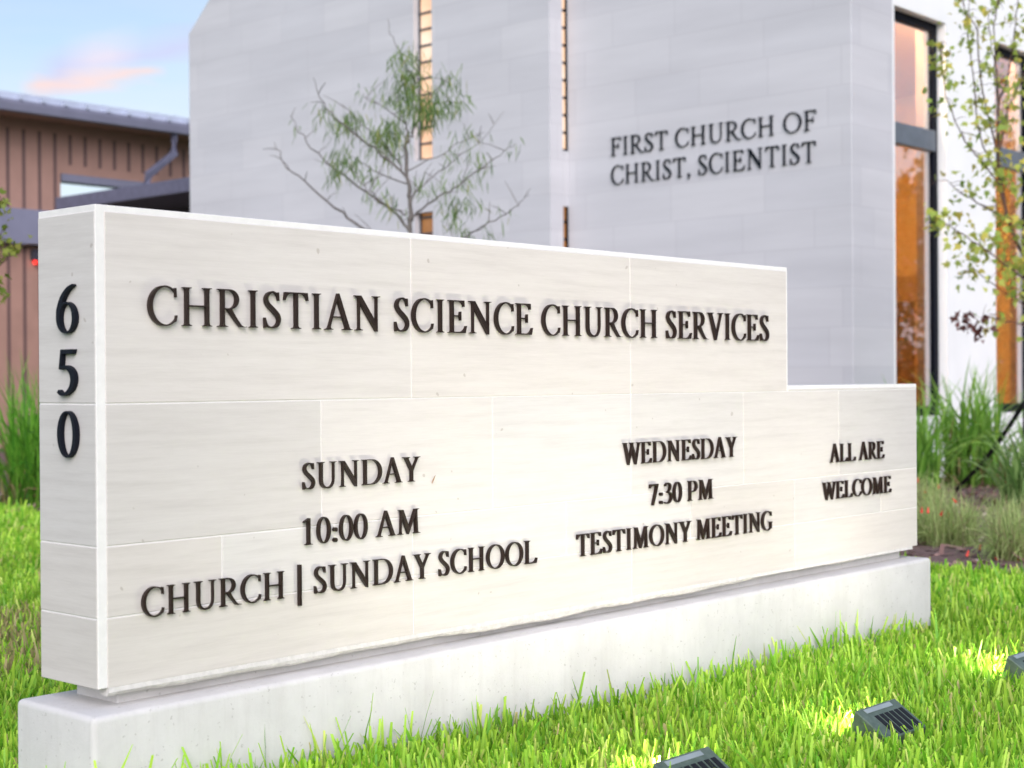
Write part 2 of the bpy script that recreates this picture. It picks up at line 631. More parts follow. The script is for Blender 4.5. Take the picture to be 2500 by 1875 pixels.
ARM_B = [(20, 0), (80, 0), (86, 23), (82.5, 23)] + curve((82.5, 23), (76, 4.8), (56, 4.8)) + [(20, 4.8)]
ARM_T = [(20, 95.2), (54, 95.2)] + curve((54, 95.2), (70, 95), (73, 80)) + [(76.5, 80), (75, 100), (20, 100)]
MID = [(20, 49.5), (56, 49.5), (58, 38), (61.5, 38), (61.5, 66), (58, 66), (56, 54.5), (20, 54.5)]
C_OUT = ell(55, 50, 49, 52, 55, 305, 34) + [(90, 10), (94, 27), (90, 27)] + ell(59, 50, 40, 46.8, -42, -316, 34)[0:] + [(88, 72), (92, 72), (90.5, 97), (87.5, 97)]
GL = {
    'I': (54, [stem(21.5, 32.5)], []),
    'H': (117, [stem(21, 32), stem(85, 96), [(30, 49.5), (87, 49.5), (87, 54.5), (30, 54.5)]], []),
    'E': (91, [stem(18, 29, 10, 2, 10, 2), ARM_B, ARM_T, MID], []),
    'F': (82, [stem(18, 29, 10, 10, 10, 2), ARM_T, MID], []),
    'L': (88, [stem(18, 29, 10, 2, 10, 9), ARM_B], []),
    'T': (95, [foot(42, 53, 10, 10) + [(53, 97), (42, 97)],
               [(8, 100), (5, 77), (8.5, 77)] + curve((8.5, 77), (14, 95.2), (30, 95.2)) + [(65, 95.2)] + curve((65, 95.2), (81, 95.2), (86.5, 77)) + [(90, 77), (87, 100)]], []),
    'C': (98, [C_OUT], []),
    'G': (110, [ell(55, 50, 49, 52, 55, 308, 34) + [(92, 9), (92, 14)] + ell(59, 50, 40, 46.8, -48, -316, 34) + [(89, 73), (93, 73), (91.5, 97), (88.5, 97)],
                [(83, 7), (94, 9), (94, 36)] + curve((94, 36), (94, 41), (101, 41)) + [(101, 44), (72, 44), (72, 41)] + curve((72, 41), (83, 41), (83, 36))], []),
    'O': (120, [ell(60, 50, 53, 52, 0, 355, 48)], [ell(60, 50, 41, 46.8, 0, 355, 48)]),
    'D': (119, [foot(18, 29, 10, 0), head(18, 29, 10, 0), [(18, 0)] + ell(56, 50, 54, 50, -90, 90, 30) + [(18, 100)]],
          [[(29, 4.8)] + ell(54, 50, 44, 45.2, -90, 90, 30) + [(29, 95.2)]]),
    'P': (87, [stem(18, 29, 10, 10, 10, 0), [(20, 43)] + ell(47, 71.5, 33, 28.5, -90, 90, 22) + [(20, 100)]],
          [[(29, 47.5)] + ell(46, 71.3, 22.5, 23.9, -90, 90, 22) + [(29, 95.2)]]),
    'R': (98, [stem(18, 29, 10, 10, 10, 0), [(20, 46)] + ell(45, 73, 31, 27, -90, 90, 22) + [(20, 100)],
               [(38, 46), (52, 48)] + curve((52, 48), (70, 20), (84, 6)) + [(92, 2.5), (102, 2.8), (102, 0), (80, 0)] + curve((80, 0), (62, 16), (38, 46))],
          [[(29, 50.5)] + ell(44, 72.8, 20.5, 22.4, -90, 90, 22) + [(29, 95.2)]]),
    'S': (74, [sweep([(58, 82, 3), (50, 94, 4.5), (37, 98, 5.5), (22, 90, 9.5), (17, 76, 11.5), (25, 62, 13), (42, 48, 14), (56, 35, 13), (60, 21, 11), (52, 7, 9), (36, 2, 5.5), (22, 6, 4), (13, 19, 3)]),
               [(55, 98), (59.5, 98), (61, 74), (57.5, 74), (53, 90)], [(11, 0), (9.5, 29), (13, 29), (18, 12), (20, 4)]], []),
    'A': (106, [[(49, 103), (54.5, 103)] + [(93, 8)] + curve((93, 8), (95, 3.2), (103, 3.2)) + [(103, 0), (69, 0), (69, 3.2)] + curve((69, 3.2), (80, 3.2), (79, 8)) + [(48, 87), (47, 84), (22, 10)] + curve((22, 10), (20, 3.2), (31, 3.2)) + [(31, 0), (3, 0), (3, 3.2)] + curve((3, 3.2), (12, 3.2), (15, 9)),
                [(30, 34), (70, 34), (69, 38.6), (31, 38.6)]], []),
    'V': (104, [[(49, -2.5), (54, -2.5), (88, 91)] + curve((88, 91), (91, 96.8), (100, 96.8)) + [(100, 100), (71, 100), (71, 96.8)] + curve((71, 96.8), (83, 96.8), (82, 91)) + [(57, 21), (28, 91)] + curve((28, 91), (26, 96.8), (36, 96.8)) + [(36, 100), (2, 100), (2, 96.8)] + curve((2, 96.8), (11, 96.8), (14, 91))], []),
    'Y': (101, [foot(45.5, 56.5, 10, 10) + [(56.5, 44), (83, 91)] + curve((83, 91), (87, 96.8), (97, 96.8)) + [(97, 100), (68, 100), (68, 96.8)] + curve((68, 96.8), (79, 96.8), (76, 90)) + [(55, 53), (32, 91)] + curve((32, 91), (30, 96.8), (39, 96.8)) + [(39, 100), (3, 100), (3, 96.8)] + curve((3, 96.8), (12, 96.8), (17, 90)) + [(45.5, 43)]], []),
    'N': (119, [foot(22, 27, 11, 10) + [(27, 80), (90, -2.5), (95.5, -2.5), (95.5, 92)] + curve((95.5, 92), (95.5, 96.8), (106, 96.8)) + [(106, 100), (79, 100), (79, 96.8)] + curve((79, 96.8), (90, 96.8), (90, 91)) + [(90, 24), (32, 100), (8, 100), (8, 96.8)] + curve((8, 96.8), (17, 96.8), (22, 91))], []),
    'M': (128, [foot(19, 24, 11, 9) + [(26, 78), (58, -1), (61, -1), (97, 80), (98, 9)] + curve((98, 9), (98, 3.2), (89, 3.2)) + [(89, 0), (122, 0), (122, 3.2)] + curve((122, 3.2), (111, 3.2), (110, 10)) + [(106, 91)] + curve((106, 91), (106, 96.8), (116, 96.8)) + [(116, 100), (95, 100), (64, 26), (33, 100), (12, 100), (12, 96.8)] + curve((12, 96.8), (22, 96.8), (22, 90))], []),
    'W': (136, [[(38, -2.5), (43, -2.5), (67, 66), (94, -2.5), (99, -2.5), (124, 91)] + curve((124, 91), (126, 96.8), (135, 96.8)) + [(135, 100), (107, 100), (107, 96.8)] + curve((107, 96.8), (119, 96.8), (118, 91)) + [(100, 24), (76, 84), (74, 91)] + curve((74, 91), (72, 96.8), (82, 96.8)) + [(82, 100), (52, 100), (52, 96.8)] + curve((52, 96.8), (60, 96.8), (63, 90)) + [(64, 84), (44, 24), (24, 91)] + curve((24, 91), (22, 96.8), (31, 96.8)) + [(31, 100), (2, 100), (2, 96.8)] + curve((2, 96.8), (9, 96.8), (11, 91))], []),
    'U': (109, [head(19, 30, 10, 10) + [(19, 38), (30, 38)], head(83.5, 88.5, 11, 11) + [(83.5, 38), (88.5, 38)],
                sweep([(24.5, 42, 11), (24.7, 30, 11), (29, 14, 10.5), (41, 4, 8.5), (57, 1.5, 6.5), (73, 6, 5.5), (83, 18, 5), (86, 32, 5), (86, 42, 5)])], []),
    '0': (72, [ell(36, 50, 31, 51, 0, 355, 40)], [ell(36, 50, 19.5, 46, 0, 355, 40)]),
    '1': (72, [foot(31, 42, 11, 11) + [(42, 101), (36, 101), (13, 88), (14, 84.5), (31, 90)]], []),
    '3': (72, [sweep([(11, 84, 4), (20, 95, 6), (34, 98, 7), (49, 90, 9.5), (50, 76, 11), (40, 60, 7), (27, 53, 4)]),
               sweep([(27, 55, 4), (44, 52, 8), (57, 41, 11), (57, 22, 11.5), (44, 6, 8), (26, 1.5, 7), (10, 5, 8)])], []),
    '5': (72, [[(21, 100), (58, 100), (55, 89), (25, 89), (22.5, 61), (15.5, 56)],
               sweep([(18, 57, 5), (32, 62, 8), (48, 54, 12), (55, 37, 13), (50, 17, 11), (36, 4, 8), (22, 2, 8), (12, 9, 9)])], []),
    '6': (72, [ell(37, 32, 30, 34, 0, 355, 36), sweep([(59, 100, 5), (42, 92, 8), (25, 74, 10.5), (14, 50, 11), (12.5, 32, 11)])], [ell(38, 31.5, 18.5, 29, 0, 355, 36)]),
    '7': (72, [[(8, 100), (5, 80), (9, 80)] + curve((9, 80), (12, 90), (24, 90)) + [(52, 90), (22, -2), (32, -2), (67, 97), (67, 100)]], []),
    ':': (36, [disc(18, 8, 9), disc(18, 48, 9)], []),
    ',': (34, [disc(16, 8, 8), [(22, 11), (24, 4), (20, -8), (10, -18), (9, -15), (15, -6), (14, 2)]], []),
    '|': (50, [[(19, -36), (31, -36), (31, 116), (19, 116)]], []),
}


def inside(p, poly):
    x, y = p
    c = False
    j = len(poly) - 1
    for i in range(len(poly)):
        xi, yi = poly[i]
        xj, yj = poly[j]
        if (yi > y) != (yj > y) and x < (xj - xi) * (y - yi) / (yj - yi) + xi:
            c = not c
        j = i
    return c


def glyph_mesh(ch, depth, matname):
    adv, solids, holes = GL[ch]
    vs, es = [], []
    for poly in solids + holes:
        poly = [p for i, p in enumerate(poly) if (p[0] - poly[i - 1][0]) ** 2 + (p[1] - poly[i - 1][1]) ** 2 > 1e-4]
        n = len(vs)
        vs += [Vector(p) for p in poly]
        es += [(n + i, n + (i + 1) % len(poly)) for i in range(len(poly))]
    ov, oe, of = delaunay_2d_cdt(vs, es, [], 0, 1e-3)[:3]
    keep = []
    for t in of:
        c = ((ov[t[0]].x + ov[t[1]].x + ov[t[2]].x) / 3, (ov[t[0]].y + ov[t[1]].y + ov[t[2]].y) / 3)
        hole = any(inside(c, h) for h in holes)
        if hole and not (ch in 'RP6' and any(inside(c, s) for s in solids[1:] if False)):
            continue
        if any(inside(c, s) for s in solids):
            keep.append(t)
    # thin the strokes a little: pull every outline point inwards
    ccw = []
    for t in keep:
        a, b_ = ov[t[1]] - ov[t[0]], ov[t[2]] - ov[t[0]]
        ccw.append(t if a.x * b_.y - a.y * b_.x > 0 else (t[0], t[2], t[1]))
    ed = {(t[i], t[(i + 1) % 3]) for t in ccw for i in range(3)}
    push = [Vector((0, 0)) for _ in ov]
    for i, j in ed:
        if (j, i) not in ed:
            d = (ov[j] - ov[i]).normalized()
            for q in (i, j):
                push[q] += Vector((-d.y, d.x))
    ov = [p + (u.normalized() * 0.65 if u.length > 0.2 else u * 0) for p, u in zip(ov, push)]
    k = 0.01
    n = len(ov)
    v = [(p.x * k, 0.0, p.y * k) for p in ov] + [(p.x * k, depth, p.y * k) for p in ov]
    f, cnt = [], {}
    for t in keep:
        a = ov[t[1]] - ov[t[0]]
        b_ = ov[t[2]] - ov[t[0]]
        if a.x * b_.y - a.y * b_.x < 0:
            t = (t[0], t[2], t[1])
        f.append(tuple(t))
        f.append((t[2] + n, t[1] + n, t[0] + n))
        for e in ((t[0], t[1]), (t[1], t[2]), (t[2], t[0])):
            cnt[e] = 1
    for (i, j) in list(cnt):
        if (j, i) not in cnt:
            f.append((i, i + n, j + n, j))
    me = bpy.data.meshes.new('letter_' + ('mark' if not ch.isalnum() else 'shape'))
    me.from_pydata(v, [], f)
    bm = bmesh.new()
    bm.from_mesh(me)
    bmesh.ops.delete(bm, geom=[x for x in bm.verts if not x.link_faces], context='VERTS')
    bmesh.ops.recalc_face_normals(bm, faces=bm.faces)
    bm.to_mesh(me)
    bm.free()
    me.materials.append(MATS[matname])
    return me


GCACHE = {}


def glyph_bounds(ch):
    pts = [p for s in GL[ch][1] for p in s]
    return min(p[0] for p in pts), max(p[0] for p in pts)


def lettering(text, x0, x1, base, cap, parent, matname, depth, place, track=0.0):
    """set one line so that its ink runs from x0 to x1"""
    pen, spots = 0.0, []
    for ch in text:
        if ch == ' ':
            pen += 38.5 + track
            continue
        spots.append((ch, pen))
        pen += GL[ch][0] + track
    a = spots[0][1] + glyph_bounds(spots[0][0])[0]
    z = spots[-1][1] + glyph_bounds(spots[-1][0])[1]
    sx = (x1 - x0) / (z - a)
    for ch, p in spots:
        key = (ch, matname)
        if key not in GCACHE:
            GCACHE[key] = glyph_mesh(ch, 1.0, matname)
        nm = 'letter' if ch.isalpha() else 'numeral' if ch.isdigit() else {':': 'colon', ',': 'comma', '|': 'divider_bar'}[ch]
        o = bpy.data.objects.new(nm, GCACHE[key])
        COL.objects.link(o)
        o.parent = parent
        o.matrix_parent_inverse = Matrix.Translation(-Vector(parent.location))
        loc, rz = place(x0 + (p - a) * sx, base)
        o.location = loc
        o.rotation_euler = (0, 0, rz)
        o.scale = (sx * 100, depth, cap)


# ------------------------------------------------------------------ the monument sign
LEN, STEP, DEP, TOP, TOP2, BOT = 4.264, 3.183, 0.267, 1.592, 1.119, 0.388
sign = thing('monument_sign', 'long stepped pale limestone monument sign with dark raised lettering on a low white plinth', 'sign', (2.13, 0.13, 0.0))
core = MB()
core.prism([(0, BOT), (LEN, BOT), (LEN, TOP2), (STEP, TOP2), (STEP, TOP), (0, TOP)], 'y', 0.0025, DEP - 0.0025)
core.build('sign_core', 'mortar', sign, 0.0015, 1)


def wave(x):
    return 0.359 + 0.006 * math.sin(2.1 * x + 0.5) + 0.0035 * math.sin(6.3 * x + 1.1) + 0.002 * math.sin(17.0 * x) + 0.003 * x - 0.002


J = 0.0042
slab = MB()
rough = MB()
rows = [(1.096, TOP - 0.015, [0.026, 1.084, 2.154, STEP]), (0.7406, 1.096, [0.026, 0.728, 1.440, 2.154, 2.86, 3.573, LEN]),
        (0.562, 0.7406, [0.026, 0.379, 1.087, 1.799, 2.510, 3.223, 3.928, LEN]), (BOT, 0.562, [0.026, 1.087, 2.156, 3.223, LEN])]
tones = random.Random(5)


def tone():
    t = tones.uniform(0.925, 1.03)
    w = tones.uniform(-0.008, 0.022)
    return (t * (1 + w), t, t * (1 - w))


for r, (z0, z1, xs) in enumerate(rows):
    for i in range(len(xs) - 1):
        a, c_ = xs[i] + (J / 2 if i else 0), xs[i + 1] - (J / 2 if xs[i + 1] < STEP - 0.01 or r else 0.012)
        if r and xs[i + 1] == LEN:
            c_ = LEN - 0.006
        slab.box((a, 0.0, z0 + (J / 2 if z0 > BOT else 0.0)), (c_, 0.02, z1 - J / 2), tone())
slab.box((3.185, 0.0, 1.096 + J / 2), (LEN - 0.006, 0.02, TOP2 - 0.014), tone())
for z0, z1 in ((1.096, TOP - 0.015), (0.7406, 1.096), (0.562, 0.7406), (BOT, 0.562)):
    slab.box((-0.0022, 0.004, z0 + (J / 2 if z0 > BOT else 0)), (0.02, DEP - 0.004, z1 - J / 2), tone())
slab.build('stone_slabs', 'limestone', sign, 0.0012, 1)
# the ragged lower lip of split stone
n = 260
v, f = [], []
rr = random.Random(2)
for i in range(n + 1):
    x = 0.028 + (LEN - 0.05 - 0.028) * i / n
    zb = wave(x) + rr.uniform(-0.0012, 0.0012)
    jit = rr.uniform(-0.002, 0.001)
    v += [(x, 0.0012, BOT + 0.002), (x, -0.001 + jit * 0.5, BOT - 0.012), (x, 0.003 + jit, zb + 0.006), (x, 0.010 + jit, zb), (x, 0.038, zb + 0.002), (x, 0.045, BOT + 0.002)]
for i in range(n):
    for k in range(5):
        f.append((i * 6 + k, i * 6 + k + 1, i * 6 + 7 + k, i * 6 + 6 + k))
f += [tuple(range(6)), tuple(n * 6 + k for k in range(5, -1, -1))]
rough.add(v, f)
rough.build('split_edge', 'rough_stone', sign)
nk = MB()
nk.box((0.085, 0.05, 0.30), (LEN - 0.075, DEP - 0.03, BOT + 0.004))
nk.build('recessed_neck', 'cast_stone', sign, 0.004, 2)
pl = MB()
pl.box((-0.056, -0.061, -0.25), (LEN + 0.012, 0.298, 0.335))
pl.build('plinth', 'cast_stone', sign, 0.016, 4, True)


def on_front(x, z):
    return (x, -0.0142, z), 0.0


LINES = [('CHRISTIAN SCIENCE CHURCH SERVICES', 0.145, 3.026, 1.2945, 0.1015), ('SUNDAY', 0.652, 1.106, 0.847, 0.0745), ('10:00 AM', 0.652, 1.104, 0.692, 0.074),
         ('CHURCH | SUNDAY SCHOOL', 0.121, 1.637, 0.5525, 0.0755), ('WEDNESDAY', 2.097, 2.798, 0.8505, 0.0765), ('7:30 PM', 2.248, 2.639, 0.700, 0.0745),
         ('TESTIMONY MEETING', 1.842, 3.042, 0.5525, 0.0755), ('ALL ARE', 3.489, 3.942, 0.796, 0.0765), ('WELCOME', 3.428, 4.003, 0.644, 0.073)]
for t, a, c_, z, cap in LINES:
    lettering(t, a, c_, z, cap, sign, 'bronze', 0.0105, on_front)
for ch, y0, y1, z, cap in (('6', 0.158, 0.070, 1.275, 0.120), ('5', 0.157, 0.074, 1.118, 0.116), ('0', 0.157, 0.070, 0.961, 0.117)):
    lettering(ch, -y0, -y1, z, cap, sign, 'black_cast', 0.0125, lambda u, zz: ((-0.0165, -u, zz), -math.pi / 2))

seed = MB()
seed.tube([(1.164, -0.0035, 0.837), (1.169, -0.005, 0.848), (1.178, -0.004, 0.861)], [0.0016, 0.0022, 0.0006], 5)
tag(seed.build('grass_seed', 'tan_wood'), 'tiny brown seed husk stuck on the pale stone beside the word SUNDAY', 'seed')

# ------------------------------------------------------------------ floodlights in the grass
FLOODS = [(1.172, -0.960, 'grey floodlight at the bottom edge, mostly cut off, nearest of the row before the sign'),
          (2.148, -0.991, 'grey-green floodlight in full view in the grass, slotted sloping back facing out'),
          (3.405, -0.905, 'floodlight at the right end of the row, cut off by the frame, dark weathered side')]
WATTS = 2.3
for i, (fx, fy, lab) in enumerate(FLOODS):
    g = float(gz(fx, fy)) + 0.008
    t = thing('floodlight', lab, 'floodlight', (fx, fy, g), 'floodlights in the grass before the sign')
    w = 0.123
    top, yf, yn = 0.122, fy + 0.04, fy - 0.07
    h = MB()
    h.prism([(yf, top), (yn, top - 0.072), (yn + 0.004, 0.008), (yf + 0.036, 0.0)], 'x', fx - w, fx + w)
    h.build('housing', 'lamp_metal', t, 0.004, 2)
    # sloping grille: dark slots with ribs between, set into the back plate
    d = Vector((0, yn - yf, -0.072)).normalized()
    nrm = Vector((0, d.z, -d.y))
    if nrm.z < 0:
        nrm = -nrm
    o0 = Vector((fx, yf, top))

    def q(u, s_, e):
        return o0 + Vector((u, 0, 0)) + d * s_ + nrm * e
    sl_ = MB()
    L = (Vector((0, yn - yf, -0.072))).length
    s0, s1 = 0.040, L - 0.006
    for k in range(6):
        u0 = -0.066 + k * 0.030
        a = [q(u0, s0, 0.0012), q(u0 + 0.021, s0, 0.0012), q(u0 + 0.021, s1, 0.0012), q(u0, s1, 0.0012)]
        b4 = [p - nrm * 0.004 for p in a]
        sl_.add(a + b4, [(0, 1, 2, 3), (7, 6, 5, 4), (0, 4, 5, 1), (1, 5, 6, 2), (2, 6, 7, 3), (3, 7, 4, 0)])
    sl_.build('grille', 'lamp_slot', t)
    lb = MB()
    a = [q(-0.085, 0.008, 0.0016), q(0.075, 0.008, 0.0016), q(0.075, 0.024, 0.0016), q(-0.085, 0.024, 0.0016)]
    b4 = [p - nrm * 0.003 for p in a]
    lb.add(a + b4, [(0, 1, 2, 3), (7, 6, 5, 4), (0, 4, 5, 1), (1, 5, 6, 2), (2, 6, 7, 3), (3, 7, 4, 0)])
    lb.build('label_plate', 'label_metal', t)
    ln = MB()
    e = Vector((0, 0.036, -top)).normalized()
    fn = Vector((0, top, 0.036)).normalized()
    p0 = Vector((fx, yf, top))
    a = [p0 + Vector((s_ * 0.105, 0, 0)) + e * m_ + fn * 0.002 for s_, m_ in ((-1, 0.014), (1, 0.014), (1, 0.108), (-1, 0.108))]
    b4 = [p - fn * 0.003 for p in a]
    ln.add(a + b4, [(0, 1, 2, 3), (7, 6, 5, 4), (0, 4, 5, 1), (1, 5, 6, 2), (2, 6, 7, 3), (3, 7, 4, 0)])
    ln.build('lens', 'lens_lit', t)
    stk = MB()
    stk.tube([(fx, fy, 0.02), (fx, fy, -0.15)], 0.012, 8)
    stk.build('stake', 'lamp_metal', t)
    for ch in t.children:
        ch.location.z += g
    la = bpy.data.lights.new('flood_lamp', 'AREA')
    la.shape = 'RECTANGLE'
    la.size, la.size_y = 0.06, 0.04
    la.energy = WATTS
    la.color = (1.0, 0.94, 0.86)
    la.spread = R(150)
    aim = Vector((0, math.cos(R(74)), math.sin(R(74))))
    lo = bpy.data.objects.new('flood_lamp', la)
    COL.objects.link(lo)
    lo.parent = t
    lo.rotation_euler = aim.to_track_quat('-Z', 'Y').to_euler()
    lo.location = Vector((0, yf - fy, top)) + e * 0.06 + fn * 0.045

# ------------------------------------------------------------------ the church
church = thing('church_building', 'tall pale limestone church with slot windows, dark wall lettering and a white window bay', 'building', (14.0, 9.0, -0.3))
XW, X0, YC, YE, YL = 12.10, 11.76, 4.783, 8.62, 15.72
wl_ = MB()
wl_.box((XW, YC, -0.3), (12.98, YE + 0.1, 9.0))
wl_.build('stone_wall', 'church_stone', church, 0.006, 1)
gw = MB()
def roof_z(y):
    return 6.35 + (YL - y) * 0.85 if y > 12.17 else 6.35 + 3.0175 + (y - 12.17) * 0.30
gw.prism([(10.92, -0.3), (YL, -0.3), (YL, 6.35), (12.17, roof_z(12.171)), (10.92, roof_z(10.92))], 'x', X0, 13.6)
gw.prism([(YE, -0.3), (10.59, -0.3), (10.59, roof_z(10.59)), (YE, roof_z(YE))], 'x', X0, 12.0)
gw.box((X0, 10.59, 3.30), (12.4, 10.92, 3.97))
gw.box((X0, 10.59, -0.3), (12.4, 10.92, 0.5))
gw.box((X0, 10.59, 8.6), (12.4, 10.92, 8.9))
gw.build('gable_wall', 'church_stone', church)
fill = MB()
fill.box((12.002, YE - 0.004, 3.225), (XW - 0.002, YE + 0.09, 3.89))
fill.build('slot_filler', 'church_stone', church)
# slot windows of stacked lit glass
def slot(y0, y1, z0, z1, lit):
    fr = MB()
    zz = z0
    while zz < z1 - 0.05:
        fr.box((11.845, y0 + 0.001, zz), (11.905, y1 - 0.001, zz + 0.028))
        zz += 0.21
    fr.box((11.85, y1 - 0.025, z0), (11.90, y1 - 0.001, z1))
    o = fr.build('slot_window', 'dark_grey', church)
    g = MB()
    g.box((11.87, y0 + 0.002, z0), (11.89, y1 - 0.002, z1))
    g.build('glass_blocks', lit, o)
slot(10.59, 10.92, 3.97, 8.6, 'glass_block_lit')
slot(10.59, 10.92, 0.5, 3.30, 'glass_block_dim')
def slot_end(z0, z1, lit):
    fr = MB()
    zz = z0
    while zz < z1 - 0.05:
        fr.box((12.001, YE + 0.012, zz), (XW - 0.001, YE + 0.06, zz + 0.028))
        zz += 0.21
    fr.box((XW - 0.014, YE + 0.004, z0), (XW - 0.002, YE + 0.06, z1))
    o = fr.build('slot_window', 'black_frame', church)
    g = MB()
    g.box((12.0, YE + 0.03, z0), (XW - 0.016, YE + 0.045, z1))
    g.build('glass_blocks', lit, o)
slot_end(3.89, 8.6, 'glass_block_lit')
slot_end(0.3, 3.225, 'glass_block_dim')
def on_wall(u, z):
    return (XW - 0.023, -u, z), -math.pi / 2
lettering('FIRST CHURCH OF', -7.953, -5.199, 3.766, 0.213, church, 'wall_letter', 0.02, on_wall)
lettering('CHRIST, SCIENTIST', -7.953, -5.202, 3.427, 0.222, church, 'wall_letter', 0.02, on_wall)
# white window bay
YS, ZS, ZH, XM = 4.933, 0.70, 5.25, 22.0
WX = [(13.30, 14.53), (15.82, 17.05), (18.34, 19.57)]
ww = MB()
xs = [12.985] + [x for p in WX for x in p] + [XM]
for i in range(0, len(xs), 2):
    ww.box((xs[i], YS, -0.3), (xs[i + 1], YS + 0.3, 8.0))
for a, c_ in WX:
    ww.box((a, YS, -0.3), (c_, YS + 0.3, ZS))
    ww.box((a, YS, ZH), (c_, YS + 0.3, 8.0))
ww.build('stucco_wall', 'white_stucco', church)
fl = MB()
fl.prism([(12.982, 0.1), (13.05, 0.1), (12.99, 2.3), (12.982, 2.3)], 'y', YS - 0.02, YS - 0.003)
fl.build('dark_wedge', 'dark_grey', church)  # thin dark wedge on the stucco corner, widening downwards
for a, c_ in WX:
    y0, y1 = YS + 0.11, YS + 0.19
    fr = MB()
    fr.box((a, y0, ZS), (c_, y1, ZS + 0.11))
    fr.box((a, y0, ZH - 0.10), (c_, y1, ZH))
    fr.box((a, y0, ZS + 0.11), (a + 0.09, y1, ZH - 0.10))
    fr.box((c_ - 0.10, y0, ZS + 0.11), (c_, y1, ZH - 0.10))
    o = fr.build('window', 'black_frame', church, 0.004, 1)
    tn = MB()
    tn.box((a + 0.09, y0 - 0.03, 3.76), (c_ - 0.10, y1, 4.0))
    tn.build('transom', 'grey_transom', o, 0.006, 1)
    for z0, z1 in ((ZS + 0.11, 3.76), (4.0, ZH - 0.10)):
        p = MB()
        p.box((a + 0.09, y0 + 0.03, z0), (c_ - 0.10, y0 + 0.036, z1))
        p.build('pane', 'window_glass', o)
    ml = MB()
    ml.box((c_ - 0.16, y1 + 0.002, ZS), (c_ - 0.10, y1 + 0.11, ZH))
    ml.build('inner_jamb', 'tan_wood', o)
# the lit room behind the panes
rm = MB()
rm.box((13.0, 9.2, -0.1), (20.5, 9.4, 5.6))
rm.box((20.3, 5.25, -0.1), (20.5, 9.2, 5.6))
rm.box((12.985, 8.75, -0.1), (13.0, 9.4, 5.6))
rm.box((13.0, 5.24, 5.6), (20.5, 9.4, 5.7))
rm.box((13.0, 5.24, -0.1), (20.5, 9.2, 0.0))
rm.build('inner_room', 'warm_plaster', church)
lp = MB()
lp.box((13.1, 5.3, 5.5), (14.9, 5.75, 5.56))
lp.box((15.9, 5.3, 5.5), (17.2, 5.75, 5.56))
lp.build('ceiling_lamp', 'ceiling_lit', church)
for k in range(2):
    dr = MB()
    y = 7.32 + 0.80 * k
    dr.box((20.24, y, 0.0), (20.298, y + 0.78, 2.75))
    o = dr.build('inner_door', 'door_wood', church, 0.006, 1)
    pn = MB()
    pn.box((20.225, y + 0.2, 0.3), (20.238, y + 0.58, 2.35))
    pn.build('door_glass', 'door_panel', o)
tb = MB()
tb.box((17.3, 6.3, 0.80), (18.7, 7.3, 0.86))
for x, y in ((17.35, 6.35), (18.6, 6.35), (17.35, 7.2), (18.6, 7.2)):
    tb.box((x, y, 0.0), (x + 0.06, y + 0.06, 0.80))
tag(tb.build('side_table', 'door_wood'), 'small brown wooden table inside the lit lobby, seen through the tall window', 'table')
pp = MB()
pp.box((17.7, 6.45, 0.86), (17.73, 6.95, 1.75))
tag(pp.build('notice_card', 'paper'), 'pale pinkish upright card standing on the table inside the lobby window', 'card')

# ------------------------------------------------------------------ the brown building on the left
barn = thing('brown_building', 'brown board-and-batten building with grey metal roof edge, gutter and covered walkway', 'building', (13.0, 22.5, -0.1))
YB = 22.5
sd = MB()
sd.box((8.0, YB, -0.1), (13.75, YB + 0.3, 6.25))
sd.box((13.75, YB, 5.10), (18.0, YB + 0.3, 6.25))
sd.build('siding', 'brown_siding', barn)
sm = MB()
x = 12.66 - 0.325 * 14
while x < 18:
    zb = 0.0 if x < 13.72 else 5.27
    sm.box((x - 0.035, YB - 0.004, zb), (x + 0.035, YB - 0.0015, 5.84))
    x += 0.325
sm.build('board_seams', 'siding_seam', barn)
lt = MB()
lt.box((13.77, YB - 0.02, 4.95), (18.0, YB + 0.28, 5.095))
lt.build('lintel', 'grey_metal', barn)
rf = MB()
rf.prism([(21.70, 6.21), (21.70, 6.33), (24.0, 6.62), (24.0, 6.30), (22.0, 6.21)], 'x', 8.0, 18.5)
for k in range(26):
    x = 8.2 + 0.4 * k
    rf.prism([(21.71, 6.30), (21.71, 6.340), (23.9, 6.632), (23.9, 6.58)], 'x', x, x + 0.04)
rfo = rf.build('roof', 'roof_metal', barn)
gt = MB()
gt.prism([(21.58, 5.98), (21.72, 5.98), (21.75, 6.18), (21.54, 6.18), (21.54, 6.12)], 'x', 8.0, 18.5)
gto = gt.build('gutter', 'grey_metal', barn, 0.01, 1)
sf = MB()
sf.box((8.0, 21.76, 6.02), (18.5, YB + 0.2, 6.10))
sf.build('soffit', 'brown_siding', barn)
for k in range(22):
    br_ = MB()
    br_.box((8.3 + 0.45 * k, 21.50, 6.185), (8.36 + 0.45 * k, 21.695, 6.26))
    br_.build('gutter_bracket', 'roof_metal', gto)
ds = MB()
ds.tube([(15.76, 21.70, 6.0), (15.76, 21.70, 5.60), (15.20, 21.75, 5.14), (15.12, 21.75, 4.85)], 0.085, 4)
ds.build('downspout', 'slate_metal', barn)
cp = MB()
cp.box((12.6, 16.2, 4.17), (14.6, 20.8, 4.40))
cp.build('canopy_roof', 'slate_metal', barn, 0.01, 1)
cw = MB()
cw.box((13.9, 16.2, -0.1), (14.3, 22.4, 4.165))
cw.build('canopy_wall', 'dark_panel', barn)
bm_ = MB()
bm_.box((8.0, 22.25, 3.70), (13.35, YB - 0.002, 4.34))
bm_.build('fascia_beam', 'grey_metal', barn)
al = MB()
al.box((13.10, 22.36, 3.42), (13.22, YB - 0.002, 3.62))
alo = al.build('wall_light', 'dark_panel', barn)
al2 = MB()
